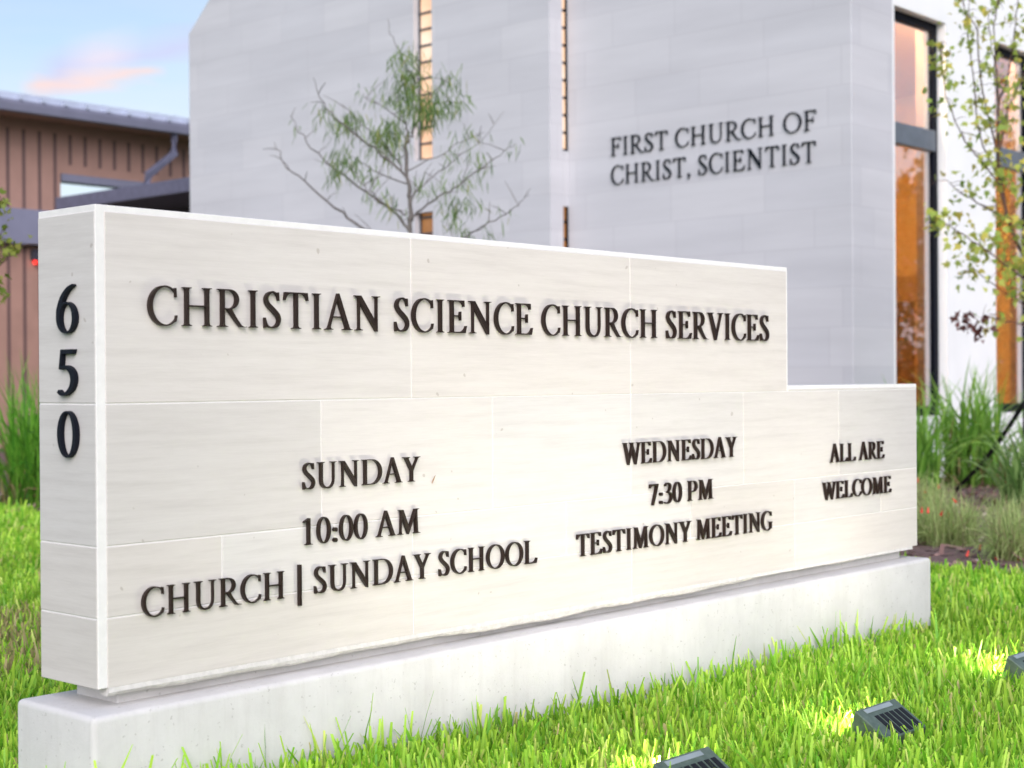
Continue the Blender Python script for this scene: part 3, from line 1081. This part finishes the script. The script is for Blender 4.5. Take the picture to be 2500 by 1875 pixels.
al2.box((13.13, 22.39, 3.35), (13.19, 22.44, 3.418))
al2.build('lamp', 'red_lamp', alo)

# ------------------------------------------------------------------ foliage builders
def tones_of(n, lo, hi, warm=None, pw=0.0):
    t = rng.random((n, 1))
    c = np.array(lo) * (1 - t) + np.array(hi) * t
    if warm is not None:
        k = rng.random(n) < pw
        c[k] = np.array(warm) * rng.uniform(0.7, 1.2, (k.sum(), 1))
    return c


def rand_dirs(n):
    d = rng.normal(size=(n, 3))
    return d / np.linalg.norm(d, axis=1, keepdims=True)


def smooth_path(pts, k=4):
    P = [Vector(p) for p in pts]
    P = [2 * P[0] - P[1]] + P + [2 * P[-1] - P[-2]]
    o = []
    for i in range(1, len(P) - 2):
        for j in range(k):
            t = j / k
            o.append(0.5 * (2 * P[i] + (P[i + 1] - P[i - 1]) * t + (2 * P[i - 1] - 5 * P[i] + 4 * P[i + 1] - P[i + 2]) * t * t + (3 * P[i] - P[i - 1] - 3 * P[i + 1] + P[i + 2]) * t ** 3))
    o.append(P[-2])
    return o


def limbs(branches, radii, wob=0.0):
    mb = MB()
    paths = []
    for i, (b, (r0, r1)) in enumerate(zip(branches, radii)):
        p = smooth_path(b)
        if wob:
            p = [p[0]] + [q + Vector(rng.normal(size=3)) * wob for q in p[1:]]
        mb.tube(p, [r0 + (r1 - r0) * j / (len(p) - 1) for j in range(len(p))], 6)
        paths.append(p)
    return mb, paths


def blade_clump(n, cx, cy, z, spread, length, width, droop, lo, hi, up=0.9, segs=6, dead=None, pd=0.0):
    """arching strap leaves rising from one crown"""
    az = rng.uniform(0, 2 * math.pi, n)
    tilt = np.abs(rng.normal(0, up, n)).clip(0, 1.35)
    L = length * rng.uniform(0.55, 1.05, n)
    r0 = spread * np.sqrt(rng.random(n))
    a0 = rng.uniform(0, 2 * math.pi, n)
    out = np.stack([np.cos(az), np.sin(az), 0 * az], 1)
    side = np.stack([-np.sin(az), np.cos(az), 0 * az], 1)
    tw = rng.uniform(-0.7, 0.7, n)
    side = side * np.cos(tw)[:, None] + np.stack([0 * az, 0 * az, np.sin(tw)], 1)
    p = np.stack([cx + r0 * np.cos(a0), cy + r0 * np.sin(a0), np.full(n, z)], 1)
    V = np.zeros((n, segs + 1, 2, 3))
    T = np.zeros((n, segs + 1, 3))
    c = tones_of(n, lo, hi, dead, pd)
    th = tilt * 0.55
    for k in range(segs + 1):
        t = k / segs
        w = width * (1 - t ** 2.2) * (0.55 + 0.9 * min(t * 2, 1) * 0.5) + 0.0006
        V[:, k, 0] = p - side * (w / 2)
        V[:, k, 1] = p + side * (w / 2)
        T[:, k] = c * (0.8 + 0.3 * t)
        step = L / segs
        d = out * np.sin(th)[:, None] + np.array([0, 0, 1.0]) * np.cos(th)[:, None]
        p = p + d * step[:, None]
        th = np.minimum(th + droop * (0.3 + tilt) * (0.6 + 1.2 * t) / segs * rng.uniform(0.7, 1.3, n), 2.7)
    return V, T


# ------------------------------------------------------------------ cypress sapling behind the sign
CY = [[[7.5,6.6,2.17],[7.49,6.6,2.46],[7.49,6.61,2.7],[7.48,6.62,2.9],[7.47,6.63,3.23],[7.48,6.62,3.29]],[[7.48,6.63,3.29],[7.51,6.59,3.36],[7.56,6.54,3.55],[7.55,6.55,3.76],[7.55,6.56,3.92],[7.54,6.56,4.09]],[[7.47,6.62,3.29],[7.47,6.62,3.43],[7.44,6.64,3.49],[7.42,6.66,3.62],[7.38,6.69,3.73]],[[7.54,6.57,3.81],[7.48,6.63,3.96],[7.44,6.7,4.12],[7.41,6.76,4.26],[7.39,6.78,4.39]],[[7.49,6.61,2.48],[7.47,6.71,2.6],[7.42,6.93,2.78],[7.35,7.25,2.99],[7.29,7.47,3.16],[7.24,7.7,3.36],[7.21,7.83,3.52],[7.19,7.9,3.64]],[[7.46,6.61,2.64],[7.3,6.65,2.68],[7.1,6.68,2.79],[7.01,6.7,2.87],[6.88,6.72,3.03]],[[7.5,6.61,2.3],[7.46,7.2,2.55],[7.44,7.56,2.77],[7.41,7.95,3.04],[7.39,8.21,3.21],[7.38,8.3,3.35],[7.38,8.35,3.47]],[[7.46,6.62,2.97],[7.28,6.68,3.12],[7.08,6.76,3.26],[6.9,6.82,3.39],[6.77,6.87,3.51],[6.69,6.89,3.61],[6.63,6.91,3.77]],[[7.48,6.64,2.98],[7.44,6.75,3.16],[7.4,6.85,3.3],[7.33,7.03,3.46],[7.25,7.23,3.66]],[[7.49,6.64,2.91],[7.45,7.06,3.08],[7.42,7.33,3.24]],[[7.49,6.6,2.56],[7.5,6.54,2.64],[7.55,6.31,2.76],[7.6,6.08,2.87],[7.64,5.85,3.0],[7.68,5.67,3.1],[7.7,5.52,3.19]],[[7.49,6.62,2.78],[7.55,6.59,2.83],[7.77,6.52,3.03],[7.99,6.46,3.2],[8.22,6.39,3.38],[8.45,6.32,3.63]],[[7.49,6.59,2.3],[7.5,5.93,2.39],[7.5,5.72,2.47],[7.49,5.44,2.55],[7.49,5.27,2.63],[7.48,5.18,2.71]],[[7.48,6.63,3.02],[7.71,6.48,3.16],[7.9,6.36,3.3],[8.08,6.25,3.39]],[[7.49,6.61,2.7],[7.5,6.48,2.9],[7.51,6.36,3.07]],[[7.49,6.64,3.43],[7.46,6.85,3.6],[7.42,7.07,3.7],[7.41,7.13,3.77]],[[7.52,6.51,3.62],[7.58,6.32,3.73],[7.62,6.18,3.85]],[[7.59,6.57,3.55],[7.79,6.49,3.66],[8.01,6.41,3.69]]]
CYC = [[7.37,6.55,4.11],[7.46,6.67,4.03],[7.39,6.62,3.82],[7.4,6.79,3.74],[7.53,6.67,3.78],[7.43,6.35,3.65],[7.42,6.32,3.53],[7.71,6.62,3.52],[7.58,6.33,3.73],[7.66,6.22,3.87],[7.88,6.55,3.91],[7.73,6.33,3.63],[7.91,6.39,3.67],[7.13,7.0,3.56],[7.17,7.07,3.48],[7.23,6.64,3.37],[7.45,6.76,3.46],[7.45,6.92,3.32],[7.41,6.72,3.26],[7.19,7.12,3.24],[7.15,7.11,3.12],[7.0,6.82,3.09],[7.11,7.22,3.01],[7.29,6.89,3.0],[7.29,6.68,2.78],[7.39,6.37,2.88],[7.88,6.45,2.77],[7.71,6.35,2.92],[7.92,6.3,3.0],[8.08,6.24,3.08],[7.97,6.23,3.2],[7.9,6.46,3.19],[7.83,6.15,2.74],[7.86,6.42,2.6],[7.8,6.22,2.52],[8.12,6.23,2.49],[7.08,7.35,3.6],[6.88,6.98,3.42],[7.71,6.09,3.34],[7.45,6.45,3.97],[7.68,6.75,3.94],[7.45,6.61,3.62],[7.67,6.51,3.63],[7.11,6.88,3.48]]
rad = [(0.042, 0.026), (0.020, 0.006), (0.015, 0.004), (0.011, 0.003)] + [(0.024, 0.004), (0.015, 0.004), (0.026, 0.004), (0.019, 0.004), (0.013, 0.004), (0.013, 0.003),
       (0.018, 0.003), (0.012, 0.003), (0.014, 0.003), (0.010, 0.003), (0.010, 0.003), (0.010, 0.003), (0.008, 0.003), (0.008, 0.003)]
rad = [(a * 0.6, b * 0.6) for a, b in rad]
CY[0].insert(0, [7.5, 6.6, -0.05])
CY[0].insert(1, [7.5, 6.6, 1.1])
cyp = thing('cypress_tree', 'young sparse cypress sapling with feathery drooping green sprays rising behind the sign', 'tree', (7.5, 6.6, -0.03))
mb, paths = limbs(CY, rad, 0.008)
tw = MB()
for p in paths[4:]:
    for j in range(3, len(p) - 1, 3):
        d = Vector((rng.normal() * 0.5, rng.normal() * 0.5, rng.uniform(-0.1, 0.7))).normalized()
        L = rng.uniform(0.1, 0.28)
        mb.tube([p[j], p[j] + d * L * 0.5 + Vector((0, 0, 0.01)), p[j] + d * L], [0.0045, 0.0035, 0.002], 4)
mb.build('trunk', 'bark', cyp)
Vs, Ts = [], []
def spray(cx, n, spread, size):
    o = np.array(cx) + rng.normal(size=(n, 3)) * np.array([spread, spread, spread * 0.8])
    d = rng.normal(size=(n, 3)) * np.array([0.45, 0.45, 0.25]) + np.array([0, 0, -0.85])
    d /= np.linalg.norm(d, axis=1, keepdims=True)
    s = np.cross(d, rand_dirs(n))
    s /= np.linalg.norm(s, axis=1, keepdims=True)
    L = size * rng.uniform(0.5, 1.1, n)
    w = 0.010 * rng.uniform(0.6, 1.3, n)
    V = np.zeros((n, 4, 2, 3))
    for k, (t, ww_) in enumerate(((0, 0.3), (0.35, 1), (0.7, 0.8), (1, 0.1))):
        pos = o + d * (L * t)[:, None] + np.array([0, 0, -0.02]) * t * t
        V[:, k, 0] = pos - s * (w * ww_ / 2)[:, None]
        V[:, k, 1] = pos + s * (w * ww_ / 2)[:, None]
    c = tones_of(n, (0.08, 0.16, 0.045), (0.25, 0.36, 0.10), (0.30, 0.32, 0.06), 0.08)
    return V, np.repeat(c[:, None, :], 4, 1)
heavy = {1, 2, 4, 5, 6, 7, 42, 15, 16, 17, 18, 20, 26, 14, 40, 41}
for i, c_ in enumerate(CYC):
    a, b_ = spray(c_, 60 if i in heavy else 20, 0.075 if i in heavy else 0.06, 0.15)
    Vs.append(a)
    Ts.append(b_)
for p in paths[4:]:
    for j in range(4, len(p), 2):
        if rng.random() < 0.3:
            a, b_ = spray(tuple(p[j]), 6, 0.05, 0.11)
            Vs.append(a)
            Ts.append(b_)
strips('crown', np.concatenate(Vs), np.concatenate(Ts), 'leaf', cyp)

# ------------------------------------------------------------------ broad-leaved saplings
LOBES = np.array([(0, 0), (0.16, 0.10), (0.42, 0.06), (0.30, 0.26), (0.50, 0.50), (0.22, 0.52), (0.0, 1.0), (-0.22, 0.52), (-0.50, 0.50), (-0.30, 0.26), (-0.42, 0.06), (-0.16, 0.10)])


def leaves(centres, size, lo, hi, warm, pw):
    n = len(centres)
    d = rng.normal(size=(n, 3)) * 0.7 + np.array([0, 0, -0.65])
    d /= np.linalg.norm(d, axis=1, keepdims=True)
    s = np.cross(d, rand_dirs(n))
    s /= np.linalg.norm(s, axis=1, keepdims=True)
    nr = np.cross(d, s)
    z = size * rng.uniform(0.55, 1.15, n)
    V = centres[:, None, :] + (s[:, None, :] * LOBES[None, :, :1] * 0.85 + d[:, None, :] * LOBES[None, :, 1:]) * z[:, None, None]
    V += nr[:, None, :] * (np.abs(LOBES[None, :, :1]) ** 1.5 * 0.5 - 0.25 * LOBES[None, :, 1:] ** 2) * z[:, None, None]
    return V, tones_of(n, lo, hi, warm, pw)


def leafy_tree(name, label, base, branches, radii, per, scat, size, lo, hi, warm, pw, extra=(), skip=(0,), bark='bark_red', twigs=True):
    t = thing(name, label, 'tree', base)
    mb, paths = limbs(branches, radii, 0.006)
    cen = []
    for i, p in enumerate(paths):
        if i in skip:
            continue
        for j in range(2, len(p)):
            if twigs:
                d = Vector(rng.normal(size=3)) + Vector((0, 0, 0.25))
                L = rng.uniform(0.06, 0.2)
                e_ = p[j] + d.normalized() * L
                mb.tube([p[j], (p[j] + e_) / 2 + Vector((0, 0, 0.015)), e_], [0.0035, 0.0025, 0.0015], 4)
            else:
                e_ = p[j]
            k = rng.poisson(per)
            if k:
                u = rng.random((k, 1))
                cen.append(np.array(p[j]) * (1 - u) + np.array(e_) * u + rng.normal(size=(k, 3)) * scat)
    for c_, k, s_ in extra:
        cen.append(np.array(c_) + rng.normal(size=(k, 3)) * s_)
    mb.build('trunk', bark, t)
    V, T = leaves(np.concatenate(cen), size, lo, hi, warm, pw)
    polys('crown', V, T, 'leaf', t)
    return t


MA = [[[10.94,2.18,-0.32],[10.92,2.2,0.15],[10.89,2.25,1.21],[10.83,2.31,1.93],[10.79,2.36,2.21]],[[10.8,2.37,2.21],[10.73,2.47,2.48],[10.69,2.53,2.82],[10.68,2.54,3.2],[10.69,2.54,3.47],[10.72,2.5,3.7],[10.75,2.45,3.89],[10.77,2.42,4.21],[10.8,2.39,4.57]],[[10.84,2.53,2.51],[10.82,2.65,3.28],[10.8,2.74,3.67],[10.79,2.79,4.23],[10.78,2.88,4.37],[10.77,2.93,4.62]],[[10.43,2.42,2.79],[10.29,2.48,2.94],[10.08,2.55,3.13],[9.87,2.63,3.5],[9.83,2.65,3.83],[9.83,2.64,3.95]],[[10.76,2.55,2.76],[10.75,2.58,2.94],[10.69,2.72,3.27],[10.67,2.77,3.82],[10.65,2.81,4.18],[10.67,2.78,4.58]],[[10.58,2.49,3.45],[10.55,2.51,4.17],[10.58,2.49,4.38],[10.59,2.48,4.54]],[[10.79,2.59,3.49],[10.78,2.63,3.92],[10.77,2.67,4.32]],[[10.48,2.43,3.11],[10.55,2.4,3.43],[10.72,2.32,3.76],[10.85,2.27,4.13]],[[10.84,2.5,2.48],[10.8,2.74,2.67],[10.75,2.95,2.79],[10.73,3.04,2.91]],[[10.8,2.3,1.93],[10.54,2.44,2.13],[10.32,2.55,2.27],[10.1,2.67,2.4],[9.93,2.76,2.5]],[[10.89,2.3,1.72],[10.89,2.67,1.95],[10.89,2.9,2.14]],[[10.86,2.27,1.57],[10.69,2.4,1.61],[10.57,2.49,1.64],[10.45,2.58,1.68]],[[10.89,2.25,1.21],[11.12,2.14,1.93],[11.33,2.04,2.66],[11.51,1.96,3.75]],[[10.83,2.27,1.75],[10.91,2.19,2.42],[10.92,2.12,3.23],[10.92,2.15,4.05]],[[10.82,2.38,2.21],[10.84,2.34,2.82],[10.89,2.25,3.53],[10.88,2.28,4.24]]]
mrad = [(0.035, 0.024), (0.016, 0.004), (0.010, 0.003), (0.008, 0.003), (0.009, 0.003), (0.007, 0.003), (0.006, 0.003), (0.007, 0.003), (0.008, 0.003), (0.009, 0.003), (0.008, 0.003), (0.008, 0.003), (0.02, 0.005), (0.018, 0.004), (0.015, 0.004)]
ex = [((10.75, 2.45, 2.9), 45, 0.16), ((10.7, 2.5, 2.4), 60, 0.16), ((10.75, 2.4, 2.15), 60, 0.15), ((10.8, 2.35, 1.95), 45, 0.13), ((10.62, 2.6, 3.3), 22, 0.12), ((10.6, 2.6, 4.1), 26, 0.15), ((9.84, 2.66, 3.7), 16, 0.07),
      ((9.85, 2.66, 3.4), 14, 0.07), ((10.02, 2.75, 2.50), 26, 0.06), ((10.75, 2.85, 2.3), 30, 0.12), ((10.6, 2.72, 2.2), 26, 0.12), ((10.9, 2.3, 3.4), 40, 0.18), ((10.9, 2.3, 2.7), 40, 0.16)]
maple = leafy_tree('maple_sapling', 'thin multi-branched sapling with yellow-green lobed leaves before the white wall', (10.94, 2.18, -0.05), MA, mrad, 2.7, 0.055, 0.085,
                   (0.26, 0.40, 0.07), (0.60, 0.64, 0.14), (0.66, 0.58, 0.12), 0.2, ex)
dc = np.array((10.44, 2.58, 1.60)) + np.concatenate([rng.normal(size=(22, 3)) * 0.07, rng.normal(size=(12, 3)) * 0.05 + np.array((-0.12, 0.14, 0.07))])
V, T = leaves(dc, 0.085, (0.10, 0.035, 0.03), (0.22, 0.085, 0.07), (0.15, 0.06, 0.05), 0.3)
tag(polys('dead_leaves', V, T, 'leaf', maple), 'withered reddish-brown leaf cluster')
LE = [[[2.94,6.7,-0.59],[2.96,6.69,0.27],[2.97,6.68,1.25],[3.03,6.61,2.09],[3.06,6.59,2.78]],[[3.0,6.69,1.39],[3.2,6.54,1.81],[3.35,6.48,2.13],[3.47,6.42,2.1],[3.52,6.4,2.09]],[[3.03,6.61,2.03],[3.15,6.33,2.19],[3.21,6.19,2.3],[3.25,6.1,2.34]],[[3.0,6.7,1.39],[3.24,6.55,1.56],[3.38,6.51,1.7],[3.42,6.49,1.85]],[[3.03,6.61,2.09],[3.23,6.47,2.03],[3.36,6.38,1.98],[3.41,6.34,2.02]],[[3.06,6.59,2.78],[3.23,6.47,3.21],[3.3,6.42,3.49]],[[2.99,6.69,1.39],[2.81,7.04,1.96],[2.77,7.13,2.39]]]
leafy_tree('leafy_sapling', 'sapling at the left edge, only a few yellow-green leaf tips reaching in', (2.94, 6.7, -0.02), LE,
           [(0.03, 0.012), (0.008, 0.003), (0.007, 0.003), (0.007, 0.003), (0.006, 0.003), (0.007, 0.003), (0.007, 0.003)], 2.6, 0.035, 0.065,
           (0.14, 0.22, 0.03), (0.36, 0.38, 0.07), (0.42, 0.40, 0.10), 0.2, [((3.50, 6.41, 2.09), 12, 0.035), ((3.24, 6.1, 2.34), 12, 0.03), ((3.40, 6.5, 1.82), 10, 0.03)])

# ------------------------------------------------------------------ trees across the lot, mirrored in the panes
for bx, by, hh, lab in ((33.0, -4.0, 6.6, 'broad dark-leaved tree across the lot, seen only mirrored in the tall window'), (41.0, -12.5, 8.5, 'taller dark-leaved tree farther off, mirrored in the window panes')):
    brs, rr_ = [[(bx, by, -0.2), (bx + 0.1, by, 1.2), (bx - 0.1, by + 0.1, 2.4), (bx, by, hh * 0.6)]], [(0.22, 0.12)]
    for k in range(9):
        a = k * 2.4
        z0 = 1.8 + 0.25 * k
        L = 2.6 - 0.12 * k
        brs.append([(bx, by, z0), (bx + math.cos(a) * L * 0.5, by + math.sin(a) * L * 0.5, z0 + 0.9), (bx + math.cos(a) * L, by + math.sin(a) * L, z0 + 1.5)])
        rr_.append((0.08, 0.02))
    exx = []
    for k in range(44):
        a, r_ = rng.uniform(0, 6.28), 2.6 * math.sqrt(rng.random())
        zc = rng.uniform(0.6, hh)
        r_ *= math.sqrt(max(0.1, 1 - ((zc - hh * 0.55) / (hh * 0.5)) ** 2))
        exx.append(((bx + r_ * math.cos(a), by + r_ * math.sin(a), zc), 260, 0.45))
    leafy_tree('broadleaf_tree', lab, (bx, by, -0.05), brs, rr_, 1.0, 0.3, 0.26, (0.03, 0.05, 0.012), (0.09, 0.12, 0.03), None, 0.0, exx, bark='bark')

# ------------------------------------------------------------------ tree stay
stp = MB()
pa, pb = Vector((10.89, 2.25, 1.18)), Vector((12.5, 3.87, -0.02))
def ribbon(mb, pts, w, side):
    side = Vector(side).normalized()
    v = []
    for p in pts:
        p = Vector(p)
        v += [p - side * w / 2, p + side * w / 2, p + side * w / 2 + Vector((0, 0.003, 0)), p - side * w / 2 + Vector((0, 0.003, 0))]
    f = []
    for i in range(len(pts) - 1):
        for k in range(4):
            f.append((i * 4 + k, i * 4 + (k + 1) % 4, i * 4 + 4 + (k + 1) % 4, i * 4 + 4 + k))
    f += [(3, 2, 1, 0), tuple(len(v) - 4 + k for k in range(4))]
    mb.add(v, f)
sag = [pa.lerp(pb, t) - Vector((0, 0, 0.10 * math.sin(math.pi * t))) for t in [i / 12 for i in range(13)]]
ribbon(stp, sag, 0.042, (0.533, -0.593, -0.60))
stay = stp.build('tree_strap', 'strap_webbing')
tag(stay, 'black webbing strap slanting from the sapling trunk down to the bed', 'strap')
sp2 = MB()
ribbon(sp2, [sag[2], sag[2] + Vector((0.01, 0.01, -0.12)), sag[2] + Vector((0.02, 0.02, -0.30)), sag[2] + Vector((-0.02, -0.01, -0.45))], 0.03, (0.67, -0.74, 0.0))
sp2.build('loose_end', 'strap_webbing', stay)

# ------------------------------------------------------------------ strap-leaf clumps, flowering bushes
GREEN = ((0.10, 0.28, 0.03), (0.32, 0.55, 0.10))
def clump(label, x, y, n, spread, length, width, droop, lohi=GREEN, up=0.5, dead=0.04):
    z = float(gz(x, y)) + 0.02
    t = thing('grass_clump', label, 'plant', (x, y, z), 'strap-leaved clumps in the planting bed')
    V, T = blade_clump(n, x, y, z, spread, length, width, droop, *lohi, up=up, dead=(0.34, 0.27, 0.12), pd=dead)
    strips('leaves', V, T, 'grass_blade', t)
    n2 = max(12, n // 5)
    V, T = blade_clump(n2, x, y, z, spread * 1.25, length * 0.55, width * 0.8, droop * 2.2, (0.22, 0.17, 0.07), (0.42, 0.35, 0.17), up=0.95)
    strips('dry_leaves', V, T, 'grass_blade', t)
    return t
clump('wide arching green strap-leaf clump right beside the sign\'s right end', 11.1, 3.62, 170, 0.26, 1.25, 0.036, 1.9, up=0.65)
clump('upright green strap-leaf clump crossed by the black strap', 13.2, 4.0, 190, 0.28, 1.45, 0.040, 1.6, up=0.55)
clump('pale fresh green strap-leaf clump at the right edge beside the strap', 10.9, 2.42, 170, 0.2, 0.85, 0.030, 1.6, ((0.14, 0.28, 0.07), (0.36, 0.52, 0.18)), 0.6)
clump('strap-leaf clump under the white wall, between the two windows', 12.4, 4.35, 60, 0.2, 0.9, 0.034, 1.3)
clump('strap-leaf clump below the second window at the right edge', 13.3, 3.2, 150, 0.25, 1.05, 0.034, 1.3)
clump('bright green strap-leaf clump at the left edge, beside the number 650', 5.60, 9.75, 260, 0.26, 1.50, 0.032, 1.25, ((0.07, 0.24, 0.02), (0.23, 0.50, 0.06)), 0.5)
clump('green strap-leaf clump just behind the left end of the sign', 6.45, 9.6, 200, 0.24, 1.25, 0.032, 1.2, ((0.04, 0.12, 0.02), (0.14, 0.27, 0.04)), 0.5)

def bush(label, x, y, n, length, nf, rad_=0.28):
    z = float(gz(x, y)) + 0.02
    t = thing('flowering_bush', label, 'plant', (x, y, z), 'wispy red-flowered bushes in the bed')
    V, T = blade_clump(n, x, y, z, rad_ * 0.5, length, 0.0065, 1.5, (0.26, 0.40, 0.10), (0.62, 0.70, 0.30), up=0.85, segs=6, dead=(0.46, 0.40, 0.22), pd=0.2)
    strips('stems', V, T, 'leaf', t)
    tips = V[:, 5].mean(axis=1)
    for k in range(nf):
        p = tips[rng.integers(0, n)]
        mb = MB()
        d = Vector((rng.normal() * 0.3, rng.normal() * 0.3, -1)).normalized()
        p = Vector(p)
        mb.tube([p, p + d * 0.018, p + d * 0.040], [0.003, 0.006, 0.010], 6)
        mb.build('flower', 'flower_red', t)
    return t
bush('wispy green bush close against the sign\'s right end', 8.7, 2.40, 800, 0.50, 4, 0.42)
bush('wispy bush with the most red flowers, at the bed\'s front border', 7.8, 1.60, 800, 0.44, 7, 0.4)
bush('low wispy bush with a few red flowers at the right edge', 7.25, 0.85, 700, 0.42, 4, 0.36)
bush('straw-tinted wispy bush between the strap-leaf clumps and the front bushes', 10.0, 2.95, 400, 0.36, 2, 0.4)
bush('small wispy bush by the right frame edge, behind the front ones', 8.7, 1.55, 450, 0.36, 3, 0.36)

# bark chips
n = 9000
cx_ = rng.uniform(5.0, 14.0, n)
cy_ = rng.uniform(-1.5, 12.0, n)
k = cx_ > bed_edge(cy_) - 0.05
cx_, cy_ = cx_[k], cy_[k]
n = len(cx_)
cz_ = gz(cx_, cy_) + 0.03 + rng.uniform(0, 0.03, n)
d = rand_dirs(n) * np.array([1, 1, 0.35])
d /= np.linalg.norm(d, axis=1, keepdims=True)
s = np.cross(d, rand_dirs(n) * 0.4 + np.array([0, 0, 1.0]))
s /= np.linalg.norm(s, axis=1, keepdims=True)
L = rng.uniform(0.02, 0.06, n)[:, None]
wv = rng.uniform(0.008, 0.022, n)[:, None]
o = np.stack([cx_, cy_, cz_], 1)
V = np.stack([o - d * L - s * wv, o + d * L - s * wv * 0.8, o + d * L + s * wv * 0.7, o - d * L * 0.9 + s * wv], 1)
T = tones_of(n, (0.12, 0.06, 0.055), (0.40, 0.25, 0.22), (0.60, 0.48, 0.42), 0.15)
tag(polys('mulch_chips', V, T, 'bark_chip'), 'reddish brown bark chips scattered over the planting bed', 'mulch', kind='stuff')

# ------------------------------------------------------------------ lawn blades
def scatter(x0, x1, y0, y1, dens):
    n = int((x1 - x0) * (y1 - y0) * dens)
    return np.stack([rng.uniform(x0, x1, n), rng.uniform(y0, y1, n)], 1)


P = scatter(-4.5, 8.0, -4.0, 13.0, 8600)
rel = np.c_[P, np.zeros(len(P))] - np.array(CAM_POS)
dep = rel @ np.array(cv)
lat = rel @ np.array(cr)
u = lat / np.maximum(dep, 0.1) / 0.332          # -1..1 across the picture
inview = (dep > 3.0) & (np.abs(u) < 1.06) & (dep < 14)
margin = (dep > 2.2) & (np.abs(u) < 1.7) & (dep < 14)
far = np.clip((5.5 / np.maximum(dep, 0.1)) ** 1.3, 0.18, 1)
front = P[:, 1] < 0.0
seen = inview & (front | (u < -0.80) | (P[:, 0] > 4.25))
prob = np.where(seen, far, np.where(margin, 0.07, 0.015))
keep = rng.random(len(P)) < prob
keep &= P[:, 0] < bed_edge(P[:, 1]) + 0.03
keep &= ~((P[:, 0] > -0.075) & (P[:, 0] < 4.335) & (P[:, 1] > -0.072) & (P[:, 1] < 0.345))
for fx, fy, _ in FLOODS:
    keep &= ~((np.abs(P[:, 0] - fx) < 0.14) & (P[:, 1] > fy - 0.09) & (P[:, 1] < fy + 0.085))
P, dep = P[keep], dep[keep]
n = len(P)
az = rng.uniform(0, 2 * math.pi, n)
patch = 0.5 + 0.5 * np.sin(2.3 * P[:, 0] + 1.0) * np.cos(1.9 * P[:, 1])
tall = (rng.random(n) < 0.05) | ((P[:, 1] > -0.16) & (P[:, 1] < 0) & (rng.random(n) < 0.25))
h = 0.066 * rng.lognormal(0, 0.3, n).clip(0.45, 1.9) * np.where(tall, rng.uniform(1.2, 1.9, n), 1.0) * (0.85 + 0.25 * patch)
w = 0.0098 * rng.uniform(0.65, 1.35, n) * np.clip(dep / 6.0, 1, 1.9)
th = np.abs(rng.normal(0.2, 0.24, n)).clip(0, 1.1)
bend = rng.uniform(0.05, 0.6, n)
out = np.stack([np.cos(az), np.sin(az), 0 * az], 1)
fa = az + math.pi / 2 + rng.normal(0, 0.5, n)
side = np.stack([np.cos(fa), np.sin(fa), 0 * fa], 1)
p = np.stack([P[:, 0], P[:, 1], gz(P[:, 0], P[:, 1]) - 0.004], 1)
V = np.zeros((n, 4, 2, 3))
T = np.zeros((n, 4, 3))
c = tones_of(n, (0.11, 0.37, 0.018), (0.46, 0.70, 0.08), (0.56, 0.66, 0.16), 0.10)
straw = (rng.random(n) < 0.018) & ~tall
c[straw] = (0.50, 0.42, 0.20)
c *= (0.85 + 0.3 * patch)[:, None]
dry = (P[:, 0] - 1.2) ** 2 + ((P[:, 1] - 2.7) / 1.3) ** 2 < 0.6
c[dry & (rng.random(n) < 0.45)] = (0.36, 0.30, 0.15)
tipw = rng.choice([0.15, 0.6], n, p=[0.35, 0.65])
for k in range(4):
    t = k / 3
    ww_ = w * (1.0 if k < 2 else 0.85 if k == 2 else tipw)
    V[:, k, 0] = p - side * (ww_ / 2)[:, None]
    V[:, k, 1] = p + side * (ww_ / 2)[:, None]
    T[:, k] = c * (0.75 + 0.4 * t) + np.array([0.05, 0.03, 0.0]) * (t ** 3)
    d = out * np.sin(th)[:, None] + np.array([0, 0, 1.0]) * np.cos(th)[:, None]
    p = p + d * (h / 3)[:, None]
    th = th + bend / 3
print('grass blades', n)
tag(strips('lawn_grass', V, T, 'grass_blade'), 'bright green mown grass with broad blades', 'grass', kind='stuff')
